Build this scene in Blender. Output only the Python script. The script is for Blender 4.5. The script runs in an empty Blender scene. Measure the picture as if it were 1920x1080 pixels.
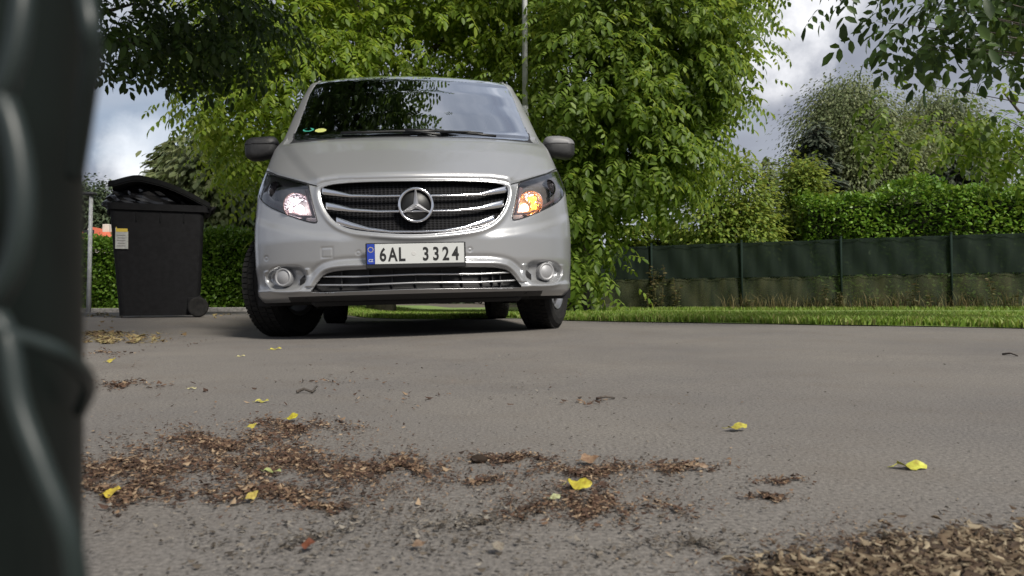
import bpy, math, random
import numpy as np
from mathutils import Matrix, Vector, Euler
rnd = random.Random(7); R = np.random.default_rng(11)
D = bpy.data; scene = bpy.context.scene; col = scene.collection
# ------------------------------------------------------------------ camera
CAM = Vector((0, 0, .216)); FPX = 1450.0
CROT = Matrix.Rotation(math.radians(90 + 1.0), 3, 'X') @ Matrix.Rotation(math.radians(-.3), 3, 'Z')
cd = D.cameras.new('camera'); cam = D.objects.new('camera', cd); col.objects.link(cam)
cam.matrix_world = Matrix.Translation(CAM) @ CROT.to_4x4()
cd.sensor_width = 36; cd.lens = FPX / 1920 * 36; cd.clip_start = .01; cd.clip_end = 2000
cd.dof.use_dof = True; cd.dof.focus_distance = 2.6; cd.dof.aperture_fstop = (cd.lens / 1000) / .0022
scene.camera = cam
# ------------------------------------------------------------------ world + sun
SUN_EL, SUN_AZ = math.radians(43), math.radians(146)      # azimuth clockwise from +Y: the light comes from the right, a little behind the camera
w = D.worlds.new('World'); scene.world = w; w.use_nodes = True
nt = w.node_tree; nt.nodes.clear()
def N(tree, typ, **kw):
    n = tree.nodes.new(typ)
    for k, v in kw.items(): setattr(n, k, v)
    return n
def L(tree, a, b): tree.links.new(a, b)
sky = N(nt, 'ShaderNodeTexSky'); sky.sky_type = 'NISHITA'; sky.sun_disc = False; sky.sun_elevation = SUN_EL; sky.sun_rotation = SUN_AZ
bg1 = N(nt, 'ShaderNodeBackground'); bg1.inputs[1].default_value = .06; L(nt, sky.outputs[0], bg1.inputs[0])
geo = N(nt, 'ShaderNodeTexCoord')
mp = N(nt, 'ShaderNodeMapping'); mp.inputs['Scale'].default_value = (1, 1, 2.4); mp.inputs['Location'].default_value = (.35, .1, .0)
L(nt, geo.outputs['Generated'], mp.inputs[0])
n1 = N(nt, 'ShaderNodeTexNoise'); n1.inputs['Scale'].default_value = 3.4; n1.inputs['Detail'].default_value = 7; n1.inputs['Roughness'].default_value = .52
L(nt, mp.outputs[0], n1.inputs[0])
cr = N(nt, 'ShaderNodeValToRGB'); e = cr.color_ramp.elements
e[0].position = .30; e[0].color = (.33, .37, .47, 1); e[1].position = .72; e[1].color = (.92, .94, 1.0, 1)
for p, c in ((.42, (.40, .43, .52)), (.53, (.50, .54, .63)), (.62, (.68, .71, .79))):
    q = e.new(p); q.color = (*c, 1)
L(nt, n1.outputs[0], cr.inputs[0])
# two bright cumulus heads the photograph shows, as soft lobes broken up by the noise
def lobe(px, py, rad):
    d = CROT @ Vector(((px - 960) / FPX, (540 - py) / FPX, -1)); d.normalize()
    dp = N(nt, 'ShaderNodeVectorMath', operation='DOT_PRODUCT'); dp.inputs[1].default_value = d; L(nt, geo.outputs['Generated'], dp.inputs[0])
    mr = N(nt, 'ShaderNodeMapRange'); mr.inputs[1].default_value = math.cos(rad); mr.inputs[2].default_value = 1; L(nt, dp.outputs['Value'], mr.inputs[0])
    return mr.outputs[0]
lb = N(nt, 'ShaderNodeMath', operation='MAXIMUM'); L(nt, lobe(275, 300, .07), lb.inputs[0]); L(nt, lobe(1490, 10, .13), lb.inputs[1])
n2 = N(nt, 'ShaderNodeTexNoise'); n2.inputs['Scale'].default_value = 9; n2.inputs['Detail'].default_value = 8; n2.inputs['Roughness'].default_value = .58; L(nt, geo.outputs['Generated'], n2.inputs[0])
n2s = N(nt, 'ShaderNodeMath', operation='MULTIPLY_ADD'); n2s.inputs[1].default_value = 2.6; n2s.inputs[2].default_value = -1.3; L(nt, n2.outputs[0], n2s.inputs[0])
ad = N(nt, 'ShaderNodeMath', operation='ADD'); L(nt, lb.outputs[0], ad.inputs[0]); L(nt, n2s.outputs[0], ad.inputs[1])
ms = N(nt, 'ShaderNodeMapRange'); ms.inputs[1].default_value = .35; ms.inputs[2].default_value = 1.1; L(nt, ad.outputs[0], ms.inputs[0])
mul = N(nt, 'ShaderNodeMath', operation='MULTIPLY'); L(nt, ms.outputs[0], mul.inputs[0])
gt = N(nt, 'ShaderNodeMapRange'); gt.inputs[1].default_value = 0; gt.inputs[2].default_value = .45; L(nt, lb.outputs[0], gt.inputs[0]); L(nt, gt.outputs[0], mul.inputs[1])
mxc = N(nt, 'ShaderNodeMix', data_type='RGBA'); L(nt, mul.outputs[0], mxc.inputs[0]); L(nt, cr.outputs[0], mxc.inputs[6]); mxc.inputs[7].default_value = (1.45, 1.45, 1.48, 1)
bg2 = N(nt, 'ShaderNodeBackground'); bg2.inputs[1].default_value = .50; L(nt, mxc.outputs[2], bg2.inputs[0])
# a few thin blue openings
n3 = N(nt, 'ShaderNodeTexNoise'); n3.inputs['Scale'].default_value = 1.6; n3.inputs['Detail'].default_value = 4; L(nt, mp.outputs[0], n3.inputs[0])
m3 = N(nt, 'ShaderNodeMapRange'); m3.inputs[1].default_value = .58; m3.inputs[2].default_value = .70; m3.inputs[3].default_value = 1; m3.inputs[4].default_value = .55; L(nt, n3.outputs[0], m3.inputs[0])
mix = N(nt, 'ShaderNodeMixShader'); L(nt, m3.outputs[0], mix.inputs[0]); L(nt, bg1.outputs[0], mix.inputs[1]); L(nt, bg2.outputs[0], mix.inputs[2])
out = N(nt, 'ShaderNodeOutputWorld'); L(nt, mix.outputs[0], out.inputs[0])
sd = D.lights.new('sun', 'SUN'); sd.energy = 3.3; sd.angle = math.radians(13); sd.color = (1, .95, .86)
sun = D.objects.new('sun', sd); col.objects.link(sun)
sv = Vector((math.sin(SUN_AZ) * math.cos(SUN_EL), math.cos(SUN_AZ) * math.cos(SUN_EL), math.sin(SUN_EL)))
sun.rotation_euler = sv.to_track_quat('Z', 'Y').to_euler(); sun.location = (0, 0, 30)
vs = scene.view_settings; vs.view_transform = 'Standard'; vs.look = 'None'; vs.gamma = 1; vs.use_curve_mapping = False; vs.exposure = .70
try: scene.cycles.max_bounces = 8; scene.cycles.transparent_max_bounces = 16; scene.cycles.caustics_reflective = False
except Exception: pass

# ------------------------------------------------------------------ helpers
def sstep(a, b, x):
    t = np.clip((np.asarray(x, float) - a) / (b - a), 0, 1); return t * t * (3 - 2 * t)
def ground(x, y):
    x = np.asarray(x, float); y = np.asarray(y, float)
    g = .036 * sstep(-1.5, .25, x) * sstep(3.5, 4.8, y) * (1 - sstep(8.8, 11.5, y)) * (1 - sstep(1.6, 5, x))
    g = g + .08 * sstep(5.6, 6.9, y) * sstep(-1.9, -2.9, x) * 1.0
    g = g + .004 * np.sin(x * 1.7 + .6 * y) * np.cos(y * 1.3) * sstep(.9, 3, y)
    return g
def ray(px, py): return CROT @ Vector(((px - 960) / FPX, (540 - py) / FPX, -1))
def g_at(px, py):
    d = ray(px, py); t = .2 / max(-d.z, 1e-4)
    for _ in range(14):
        x, y = d.x * t, d.y * t
        t = (CAM.z - float(ground(x, y))) / max(-d.z, 1e-4)
    return d.x * t, d.y * t
def at(px, py, Y):                                   # point at depth Y seen at a pixel
    d = ray(px, py); k = Y / d.y; return Vector((d.x * k, Y, CAM.z + d.z * k))
def mesh(name, V, F, mats=None, midx=None, smooth=False):
    me = D.meshes.new(name); V = np.asarray(V, float)
    if isinstance(F, np.ndarray) and F.ndim == 2:
        n, k = F.shape
        me.vertices.add(len(V)); me.vertices.foreach_set('co', V.ravel())
        me.loops.add(n * k); me.loops.foreach_set('vertex_index', F.ravel().astype(np.int32))
        me.polygons.add(n); me.polygons.foreach_set('loop_start', np.arange(0, n * k, k, dtype=np.int32))
        me.update(calc_edges=True)
    else:
        me.from_pydata([tuple(v) for v in V], [], [tuple(int(i) for i in f) for f in F])
    for m in (mats or []): me.materials.append(m)
    if midx is not None: me.polygons.foreach_set('material_index', np.asarray(midx, np.int32))
    if smooth: me.polygons.foreach_set('use_smooth', np.ones(len(me.polygons), bool))
    me.update(); return me
def link(name, me, parent=None, loc=None, rot=None, label=None, stuff=False):
    o = D.objects.new(name, me); col.objects.link(o)
    if parent is not None: o.parent = parent
    if loc is not None: o.location = loc
    if rot is not None: o.rotation_euler = rot
    if label: o['label'] = label
    if stuff: o['kind'] = 'stuff'
    return o
def thing(o, label, cat, group=None, stuff=False):
    o['label'] = label; o['category'] = cat
    if group: o['group'] = group
    if stuff: o['kind'] = 'stuff'
    return o
def empty(name, loc=(0, 0, 0), rot=(0, 0, 0)):
    o = D.objects.new(name, None); col.objects.link(o); o.location = loc; o.rotation_euler = rot; o.empty_display_size = .1; return o
class MB:
    def __init__(s): s.v = []; s.f = []; s.m = []
    def add(s, V, F, m=0):
        b = len(s.v); s.v += [tuple(p) for p in V]; s.f += [tuple(i + b for i in f) for f in F]; s.m += [m] * len(F); return s
    def box(s, c, d, m=0, rot=None, bev=0):
        hx, hy, hz = d[0] / 2, d[1] / 2, d[2] / 2
        if bev:
            bx = min(bev, hx * .9, hy * .9, hz * .9); V = []
            for X in (-1, 1):
                for Y in (-1, 1):
                    for Z in (-1, 1):
                        V += [(X * hx, Y * (hy - bx), Z * (hz - bx)), (X * (hx - bx), Y * hy, Z * (hz - bx)), (X * (hx - bx), Y * (hy - bx), Z * hz)]
            import bmesh
            bm = bmesh.new(); [bm.verts.new(p) for p in V]; bmesh.ops.convex_hull(bm, input=bm.verts)
            bm.verts.index_update(); V = [p.co.copy() for p in bm.verts]; F = [[q.index for q in f.verts] for f in bm.faces]; bm.free()
        else:
            V = [(X * hx, Y * hy, Z * hz) for X in (-1, 1) for Y in (-1, 1) for Z in (-1, 1)]
            F = [(0, 1, 3, 2), (4, 6, 7, 5), (0, 4, 5, 1), (2, 3, 7, 6), (0, 2, 6, 4), (1, 5, 7, 3)]
        M = rot.to_matrix() if isinstance(rot, Euler) else rot
        V = [(M @ Vector(p) if M is not None else Vector(p)) + Vector(c) for p in V]
        return s.add(V, F, m)
    def tube(s, pts, rad, n=8, m=0, cap=True):
        pts = [Vector(p) for p in pts]; rr = rad if hasattr(rad, '__len__') else [rad] * len(pts)
        V = []; F = []; prev = None
        for i, p in enumerate(pts):
            t = (pts[min(i + 1, len(pts) - 1)] - pts[max(i - 1, 0)]).normalized()
            a = prev if prev is not None else (Vector((0, 0, 1)) if abs(t.z) < .9 else Vector((1, 0, 0)))
            a = (a - t * a.dot(t)).normalized(); prev = a; b = t.cross(a)
            for k in range(n):
                th = 2 * math.pi * k / n; V.append(p + (a * math.cos(th) + b * math.sin(th)) * rr[i])
        for i in range(len(pts) - 1):
            for k in range(n): F.append((i * n + k, i * n + (k + 1) % n, (i + 1) * n + (k + 1) % n, (i + 1) * n + k))
        if cap: F.append(tuple(range(n - 1, -1, -1))); F.append(tuple((len(pts) - 1) * n + k for k in range(n)))
        return s.add(V, F, m)
    def lathe(s, prof, n=32, m=0, M=None):           # prof: (radius, height) round local Z
        V = []; F = []
        for r, z in prof:
            for k in range(n):
                a = 2 * math.pi * k / n; p = Vector((r * math.cos(a), r * math.sin(a), z)); V.append(M @ p if M is not None else p)
        for i in range(len(prof) - 1):
            for k in range(n): F.append((i * n + k, i * n + (k + 1) % n, (i + 1) * n + (k + 1) % n, (i + 1) * n + k))
        return s.add(V, F, m)
    def mesh(s, name, mats, smooth=False):
        return mesh(name, s.v, s.f, mats, s.m, smooth)
# ------------------------------------------------------------------ materials
def mat(name, color=(.5, .5, .5), rough=.6, metal=0, spec=.5, coat=0, emit=None, estr=0, alpha=None):
    m = D.materials.new(name); m.use_nodes = True; b = m.node_tree.nodes['Principled BSDF']
    b.inputs['Base Color'].default_value = (*color, 1); b.inputs['Roughness'].default_value = rough; b.inputs['Metallic'].default_value = metal
    b.inputs['Specular IOR Level'].default_value = spec; b.inputs['Coat Weight'].default_value = coat
    if emit: b.inputs['Emission Color'].default_value = (*emit, 1); b.inputs['Emission Strength'].default_value = estr
    return m
def vary(m, scale, c1, c2, bump=0, detail=5, bscale=None, coords='Object', lo=.35, hi=.65, stretch=(1, 1, 1)):
    t = m.node_tree; b = t.nodes['Principled BSDF']; tc = N(t, 'ShaderNodeTexCoord'); mp = N(t, 'ShaderNodeMapping'); mp.inputs['Scale'].default_value = stretch
    L(t, tc.outputs[coords], mp.inputs[0]); n = N(t, 'ShaderNodeTexNoise'); n.inputs['Scale'].default_value = scale; n.inputs['Detail'].default_value = detail
    L(t, mp.outputs[0], n.inputs[0]); r = N(t, 'ShaderNodeValToRGB'); r.color_ramp.elements[0].position = lo; r.color_ramp.elements[1].position = hi
    r.color_ramp.elements[0].color = (*c1, 1); r.color_ramp.elements[1].color = (*c2, 1); L(t, n.outputs[0], r.inputs[0]); L(t, r.outputs[0], b.inputs['Base Color'])
    if bump:
        n2 = N(t, 'ShaderNodeTexNoise'); n2.inputs['Scale'].default_value = bscale or scale * 4; n2.inputs['Detail'].default_value = 4; L(t, mp.outputs[0], n2.inputs[0])
        bp = N(t, 'ShaderNodeBump'); bp.inputs['Strength'].default_value = 1; bp.inputs['Distance'].default_value = bump; L(t, n2.outputs[0], bp.inputs['Height']); L(t, bp.outputs[0], b.inputs['Normal'])
    return m
def leafmat(name, cols, trans=.35, rough=.5):
    m = D.materials.new(name); m.use_nodes = True; t = m.node_tree; b = t.nodes['Principled BSDF']
    g = N(t, 'ShaderNodeNewGeometry'); r = N(t, 'ShaderNodeValToRGB'); el = r.color_ramp.elements
    el[0].color = (*cols[0], 1); el[0].position = 0; el[1].color = (*cols[-1], 1); el[1].position = 1
    for i, c in enumerate(cols[1:-1]): q = el.new((i + 1) / (len(cols) - 1)); q.color = (*c, 1)
    L(t, g.outputs['Random Per Island'], r.inputs[0]); L(t, r.outputs[0], b.inputs['Base Color']); b.inputs['Roughness'].default_value = rough
    b.inputs['Specular IOR Level'].default_value = .4
    tr = N(t, 'ShaderNodeBsdfTranslucent'); hs = N(t, 'ShaderNodeHueSaturation'); hs.inputs['Value'].default_value = 1.6; hs.inputs['Hue'].default_value = .475
    L(t, r.outputs[0], hs.inputs['Color']); L(t, hs.outputs[0], tr.inputs[0]); mx = N(t, 'ShaderNodeMixShader'); mx.inputs[0].default_value = trans
    L(t, b.outputs[0], mx.inputs[1]); L(t, tr.outputs[0], mx.inputs[2]); L(t, mx.outputs[0], t.nodes['Material Output'].inputs[0])
    return m
paint = mat('silver_paint', (.40, .405, .415), .30, .58, .5, .35)
chrome = mat('chrome', (.82, .82, .84), .14, 1)
black_plastic = vary(mat('black_plastic', rough=.55), 60, (.012, .012, .013), (.02, .02, .021), .0004)
dark_plastic = mat('dark_plastic', (.012, .012, .014), .6)
rubber = vary(mat('rubber', rough=.85, spec=.2), 30, (.010, .010, .010), (.019, .018, .017), .0008)
white_paint = mat('plate_white', (.47, .48, .47), .45); blue_paint = mat('plate_blue', (.01, .035, .28), .4)
ink = mat('plate_black', (.008, .008, .008), .45)
cabin_m = mat('cabin_dark', (.008, .008, .009), .8)
def glassy(name, refl_min, tint, ior=1.5, rough=.02, k=1.0):
    m = D.materials.new(name); m.use_nodes = True; t = m.node_tree; t.nodes.remove(t.nodes['Principled BSDF'])
    tr = N(t, 'ShaderNodeBsdfTransparent'); tr.inputs[0].default_value = (*tint, 1); gl = N(t, 'ShaderNodeBsdfGlossy'); gl.inputs['Roughness'].default_value = rough
    gl.inputs[0].default_value = (.93, .96, 1, 1)
    fr = N(t, 'ShaderNodeFresnel'); fr.inputs[0].default_value = ior; ma = N(t, 'ShaderNodeMath', operation='MULTIPLY_ADD'); ma.inputs[1].default_value = k; ma.inputs[2].default_value = refl_min; ma.use_clamp = True
    L(t, fr.outputs[0], ma.inputs[0]); mx = N(t, 'ShaderNodeMixShader'); L(t, ma.outputs[0], mx.inputs[0]); L(t, tr.outputs[0], mx.inputs[1]); L(t, gl.outputs[0], mx.inputs[2])
    L(t, mx.outputs[0], t.nodes['Material Output'].inputs[0]); return m
wind_glass = glassy('windscreen_glass', .12, (.22, .25, .24), 1.6, .012, 5.2)
side_glass = glassy('tinted_glass', .04, (.05, .05, .05), 1.5, .02, 1.5)
lens_glass = glassy('lens_glass', .06, (.93, .93, .93), 1.45, .03, 1.5)
# ------------------------------------------------------------------ ground, road, verge
asphalt = D.materials.new('asphalt'); asphalt.use_nodes = True
def build_asphalt():
    t = asphalt.node_tree; b = t.nodes['Principled BSDF']; tc = N(t, 'ShaderNodeTexCoord'); b.inputs['Roughness'].default_value = .85; b.inputs['Specular IOR Level'].default_value = .3
    def noise(sc, det=4, rg=.6):
        n = N(t, 'ShaderNodeTexNoise'); n.inputs['Scale'].default_value = sc; n.inputs['Detail'].default_value = det; n.inputs['Roughness'].default_value = rg; L(t, tc.outputs['Object'], n.inputs[0]); return n.outputs[0]
    r1 = N(t, 'ShaderNodeValToRGB'); L(t, noise(170, 5, .85), r1.inputs[0]); e = r1.color_ramp.elements; e[0].position = .3; e[0].color = (.040, .038, .036, 1); e[1].position = .68; e[1].color = (.262, .242, .222, 1)
    r2 = N(t, 'ShaderNodeValToRGB'); L(t, noise(1.1, 5), r2.inputs[0]); e = r2.color_ramp.elements; e[0].position = .32; e[0].color = (.84, .84, .86, 1); e[1].position = .68; e[1].color = (1.12, 1.10, 1.06, 1)
    mx = N(t, 'ShaderNodeMix', data_type='RGBA', blend_type='MULTIPLY'); mx.inputs[0].default_value = 1; L(t, r1.outputs[0], mx.inputs[6]); L(t, r2.outputs[0], mx.inputs[7])
    # small dark stones bedded in the surface, and brown dirt film
    vo = N(t, 'ShaderNodeTexVoronoi'); vo.inputs['Scale'].default_value = 55; L(t, tc.outputs['Object'], vo.inputs[0])
    vr = N(t, 'ShaderNodeMapRange'); vr.inputs[1].default_value = .10; vr.inputs[2].default_value = .2; vr.inputs[3].default_value = .55; vr.inputs[4].default_value = 0; L(t, vo.outputs['Distance'], vr.inputs[0])
    vc = N(t, 'ShaderNodeMath', operation='GREATER_THAN'); vc.inputs[1].default_value = .72; sx = N(t, 'ShaderNodeSeparateColor'); L(t, vo.outputs['Color'], sx.inputs[0]); L(t, sx.outputs[0], vc.inputs[0])
    vm = N(t, 'ShaderNodeMath', operation='MULTIPLY'); L(t, vr.outputs[0], vm.inputs[0]); L(t, vc.outputs[0], vm.inputs[1])
    m2 = N(t, 'ShaderNodeMix', data_type='RGBA'); L(t, vm.outputs[0], m2.inputs[0]); L(t, mx.outputs[2], m2.inputs[6]); m2.inputs[7].default_value = (.03, .026, .024, 1)
    r3 = N(t, 'ShaderNodeMapRange'); r3.inputs[1].default_value = .5; r3.inputs[2].default_value = .75; r3.inputs[4].default_value = .42; L(t, noise(3.2, 6, .65), r3.inputs[0])
    m3 = N(t, 'ShaderNodeMix', data_type='RGBA'); L(t, r3.outputs[0], m3.inputs[0]); L(t, m2.outputs[2], m3.inputs[6]); m3.inputs[7].default_value = (.13, .108, .088, 1)
    L(t, m3.outputs[2], b.inputs['Base Color'])
    bp = N(t, 'ShaderNodeBump'); bp.inputs['Distance'].default_value = .0022; bp.inputs['Strength'].default_value = .9; L(t, noise(210, 4, .7), bp.inputs['Height']); L(t, bp.outputs[0], b.inputs['Normal'])
build_asphalt()
soil = vary(mat('soil', rough=.95), 9, (.05, .04, .028), (.11, .09, .06), .004)
turf_m = vary(mat('turf', rough=.95), 4, (.10, .16, .03), (.17, .24, .05), .006, bscale=120)
def sheet(name, xs, ys, dz, m, keep=None):
    X, Y = np.meshgrid(xs, ys); Z = ground(X, Y) + dz; V = np.stack([X, Y, Z], -1).reshape(-1, 3); nx = len(xs)
    i, j = np.meshgrid(np.arange(len(ys) - 1), np.arange(nx - 1), indexing='ij'); a = (i * nx + j).ravel()
    F = np.stack([a, a + 1, a + nx + 1, a + nx], -1)
    if keep is not None:
        c = V[F].mean(1); F = F[keep(c[:, 0], c[:, 1])]
    o = link(name, mesh(name, V, F, [m], smooth=True)); o['kind'] = 'structure'; return o
ax = lambda segs: np.unique(np.concatenate([np.linspace(a, b, n) for a, b, n in segs]))
sheet('ground', ax([(-400, -20, 12), (-20, 20, 81), (20, 400, 12)]), ax([(-60, -2, 10), (-2, 30, 65), (30, 900, 18)]), -.012, soil)
# verge edge as a curve in plan
EDGE = [g_at(1070, 602), g_at(1300, 606), g_at(1600, 611), g_at(1920, 616.5)]
ex, ey = EDGE[-1]; px_, py_ = EDGE[-2]; dx, dy = ex - px_, ey - py_; dn = math.hypot(dx, dy)
EDGE = [(-9.5, 17.5), (-7.2, 15.8), (-4.3, 13.2), (-2.3, 10.9), (-.9, 9.3), (-.05, 8.35)] + EDGE + [(ex + dx / dn * 8, ey + dy / dn * 8)]
exs = np.array([p[0] for p in EDGE]); eys = np.array([p[1] for p in EDGE])
edge_y = lambda x: np.interp(x, exs, eys)
def road_sheet():
    xs = ax([(-14, -4, 21), (-4, 3, 57), (3, 12, 19)]); n = 60; V = []; F = []
    tt = np.linspace(0, 1, n) ** 1.3
    for x in xs:
        y1 = float(edge_y(x)) if x > -9.5 else 17.5
        for t in tt:
            y = -3 + (y1 + 3) * t; V.append((x, y, float(ground(x, y))))
    for i in range(len(xs) - 1):
        for j in range(n - 1): a = i * n + j; F.append((a, a + n, a + n + 1, a + 1))
    o = link('road', mesh('road', V, F, [asphalt], smooth=True)); o['kind'] = 'structure'
road_sheet()
def verge_sheet():
    xs = ax([(-9.4, 11, 80)]); V = []; F = []; n = 24
    for x in xs:
        y0 = float(edge_y(x)); wob = .05 * math.sin(x * 5.1) + .03 * math.sin(x * 13.7)
        for j in range(n):
            y = y0 + wob * (j == 0) + (25 - y0) * (j / (n - 1)) ** 1.4; V.append((x, y, float(ground(x, y)) + .006 + .02 * min(1, j / 2)))
    for i in range(len(xs) - 1):
        for j in range(n - 1): a = i * n + j; F.append((a, a + n, a + n + 1, a + 1))
    o = link('grass_verge', mesh('grass_verge', V, F, [turf_m], smooth=True)); o['kind'] = 'structure'
verge_sheet()
# grass blades
grass_m = leafmat('grass_blades', [(.11, .19, .02), (.15, .25, .03), (.19, .28, .045), (.29, .29, .10)], .3, .6)
def blades(n, xs, ys, hmin, hmax, name, label, m):
    a = R.uniform(0, 6.283, n); h = R.uniform(hmin, hmax, n); wd = R.uniform(.003, .007, n) * 1.5
    z = ground(xs, ys) + .008; dx, dy = np.cos(a), np.sin(a); lean = R.uniform(.1, .7, n) * h; b = R.uniform(0, 6.283, n); lx, ly = np.cos(b) * lean, np.sin(b) * lean
    V = np.empty((n, 5, 3)); 
    V[:, 0] = np.stack([xs - dx * wd, ys - dy * wd, z], -1); V[:, 1] = np.stack([xs + dx * wd, ys + dy * wd, z], -1)
    V[:, 2] = np.stack([xs + dx * wd * .7 + lx * .35, ys + dy * wd * .7 + ly * .35, z + h * .6], -1); V[:, 3] = np.stack([xs - dx * wd * .7 + lx * .35, ys - dy * wd * .7 + ly * .35, z + h * .6], -1)
    V[:, 4] = np.stack([xs + lx, ys + ly, z + h * .95], -1)
    b0 = np.arange(n)[:, None] * 5; T = np.concatenate([b0 + np.array([0, 1, 2]), b0 + np.array([0, 2, 3]), b0 + np.array([3, 2, 4])])
    o = link(name, mesh(name, V.reshape(-1, 3), T, [m])); thing(o, label, 'grass', stuff=True)
n = 110000
gx = R.uniform(-6, 9.5, n); gd = R.random(n) ** 1.7 * 6.5; gy = edge_y(gx) + .02 + gd + .06 * np.sin(gx * 5) 
blades(n, gx, gy, .025, .075, 'grass', 'short bright green mown grass along the far edge of the road', grass_m)
n = 9000
gx = R.uniform(2.0, 10, n); gy = 16.3 - .455 * (gx - 2.36) + R.normal(0, .16, n) - .25
blades(n, gx, gy, .03, .11, 'tall_grass', 'longer uncut grass in a line along the foot of the green fence', grass_m)
n = 12000
gx = R.uniform(-9, -3.6, n); gy = R.uniform(12.45, 13.2, n)
blades(n, gx, gy, .02, .08, 'hedge_grass', 'thin grass at the foot of the clipped hedge', grass_m)
# pale kerb in front of the hedge
kerb_m = vary(mat('kerb_concrete', rough=.9), 20, (.20, .19, .175), (.34, .32, .30), .002)
kerb = empty('kerb', (0, 0, 0)); kerb['kind'] = 'structure'
for i in range(9):
    x = -11.6 + i * .99
    if i == 0: km = MB().box((0, 0, 0), (.98, .12, .10), bev=.012).mesh('kerb_stone', [kerb_m])
    link('kerb_stone', km, kerb, (x, 12.35, float(ground(x, 12.35)) + .015))

# ------------------------------------------------------------------ VAN
VTH = math.radians(7.1); VROLL = math.radians(-1.25)
VO = at(786, 566, 4.2); VO.z = .018
van = empty('van', VO, (0, VROLL, VTH)); 
thing(van, 'silver grey passenger van facing the viewer with its headlights lit on the road', 'van')
VM = Matrix.Translation(VO) @ Euler((0, VROLL, VTH)).to_matrix().to_4x4(); VMi = VM.inverted()
def ip(tab):
    a = np.array(tab, float); return lambda x: np.interp(x, a[:, 0], a[:, 1])
def spl(tab):                                        # smooth interpolation (monotone-ish cubic, sampled)
    a = np.array(tab, float); xs = np.linspace(a[0, 0], a[-1, 0], 1200); y = np.interp(xs, a[:, 0], a[:, 1]); k = np.hanning(41); k /= k.sum()
    yp = np.concatenate([2 * y[0] - y[20:0:-1], y, 2 * y[-1] - y[-2:-22:-1]]); ys = np.convolve(yp, k, 'valid'); return lambda x: np.interp(x, xs, ys)
U_ = spl([(.215, .925), (.26, .95), (.4, .965), (.65, .968), (.8, .96), (.9, .948), (1.0, .93), (1.1, .912), (1.2, .90), (1.3, .88), (1.4, .865), (1.55, .842), (1.7, .812), (1.8, .785), (1.86, .755), (1.895, .705)])
US = spl([(.215, .93), (.3, .95), (.45, .96), (.9, .965), (1.08, .958), (1.2, .94), (1.35, .905), (1.5, .872), (1.7, .82), (1.8, .787), (1.86, .755), (1.895, .705)])
SC = spl([(.215, .10), (.235, .035), (.27, .0), (.33, .012), (.42, .012), (.56, .002), (.66, .02), (.78, .045), (.86, .065), (.90, .105), (.95, .175), (1.0, .25), (1.1, .415), (1.2, .62), (1.26, .77), (1.3, .89), (1.34, .95), (1.5, 1.125), (1.7, 1.35), (1.83, 1.51), (1.87, 1.60), (1.895, 1.72)])
DC = spl([(.215, .60), (.3, .68), (.8, .68), (.9, .64), (1.0, .55), (1.1, .45), (1.2, .34), (1.3, .25), (1.4, .26), (1.6, .27), (1.8, .24), (1.895, .10)])
CROWN = ip([(.2, 0), (1.2, 0), (1.3, -.005), (1.6, .01), (1.84, .022), (1.895, .04)])
def q_(t): t = np.clip(np.abs(t), 0, 1); return .36 * t ** 2 + .64 * (1 - (1 - t ** 3.2) ** (1 / 3.2))
def F0(u, v):
    return SC(v) + DC(v) * q_(u / U_(v))
def cam_uw(px, py, pull=0):
    o = VMi @ CAM; d = (VMi.to_3x3() @ ray(px, py)); d = d / d.y
    s = np.arange(-.12, 2.2, .002); t = s - o.y; u = o.x + d.x * t; v = o.z + d.z * t
    f = F0(np.clip(u, -U_(v), U_(v)), np.clip(v, .215, 1.895)); k = np.argmax(s >= f - pull); return float(u[k]), float(v[k])
def mirpoly(pts): # right-hand pixels -> closed symmetric polygon in (u, w)
    r = [cam_uw(*p) for p in pts]; return np.array(r + [(-a, b) for a, b in reversed(r)])
def poly(pts): return np.array([cam_uw(*p) for p in pts])
def sdf(P, x, y):
    d = np.full(x.shape, 1e9); inside = np.zeros(x.shape, bool); gx = np.zeros(x.shape); gy = np.zeros(x.shape); n = len(P)
    for i in range(n):
        ax_, ay = P[i]; bx, by = P[(i + 1) % n]; ex, ey = bx - ax_, by - ay; l2 = ex * ex + ey * ey + 1e-12
        t = np.clip(((x - ax_) * ex + (y - ay) * ey) / l2, 0, 1); qx = ax_ + t * ex; qy = ay + t * ey; dd = np.hypot(x - qx, y - qy); m = dd < d
        d = np.where(m, dd, d); gx = np.where(m, qx, gx); gy = np.where(m, qy, gy)
        c = ((ay > y) != (by > y)) & (x < ex * (y - ay) / (by - ay + 1e-12) + ax_); inside ^= c
    return np.where(inside, -d, d), gx, gy
def smoothpoly(P, k=2):                              # Chaikin corner cutting
    for _ in range(k):
        Q = np.roll(P, -1, 0); P = np.stack([.75 * P + .25 * Q, .25 * P + .75 * Q], 1).reshape(-1, 2)
    return P
GR = smoothpoly(mirpoly([(800, 339), (870, 339), (915, 341), (938, 344), (951, 349), (954, 358), (951, 378), (942, 398), (928, 415), (905, 427), (870, 433), (820, 438.5), (790, 440)]))
HL = smoothpoly(poly([(972, 343), (1000, 334.5), (1025, 327), (1043, 321), (1048, 326), (1055, 345), (1058, 360), (1055, 370), (1042, 382), (1022, 392), (1000, 402), (975, 411), (962, 413), (960, 409), (963, 395), (968, 370), (971, 352)]), 1)
IN = smoothpoly(mirpoly([(800, 500), (880, 500), (920, 500), (945, 503), (956, 509), (966, 520), (978, 537), (975, 540), (900, 541), (800, 542)]), 1)
FOG = smoothpoly(poly([(990, 492), (1015, 490), (1040, 492), (1050, 502), (1050, 518), (1038, 529), (1010, 530), (994, 525), (985, 512)]))
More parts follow.
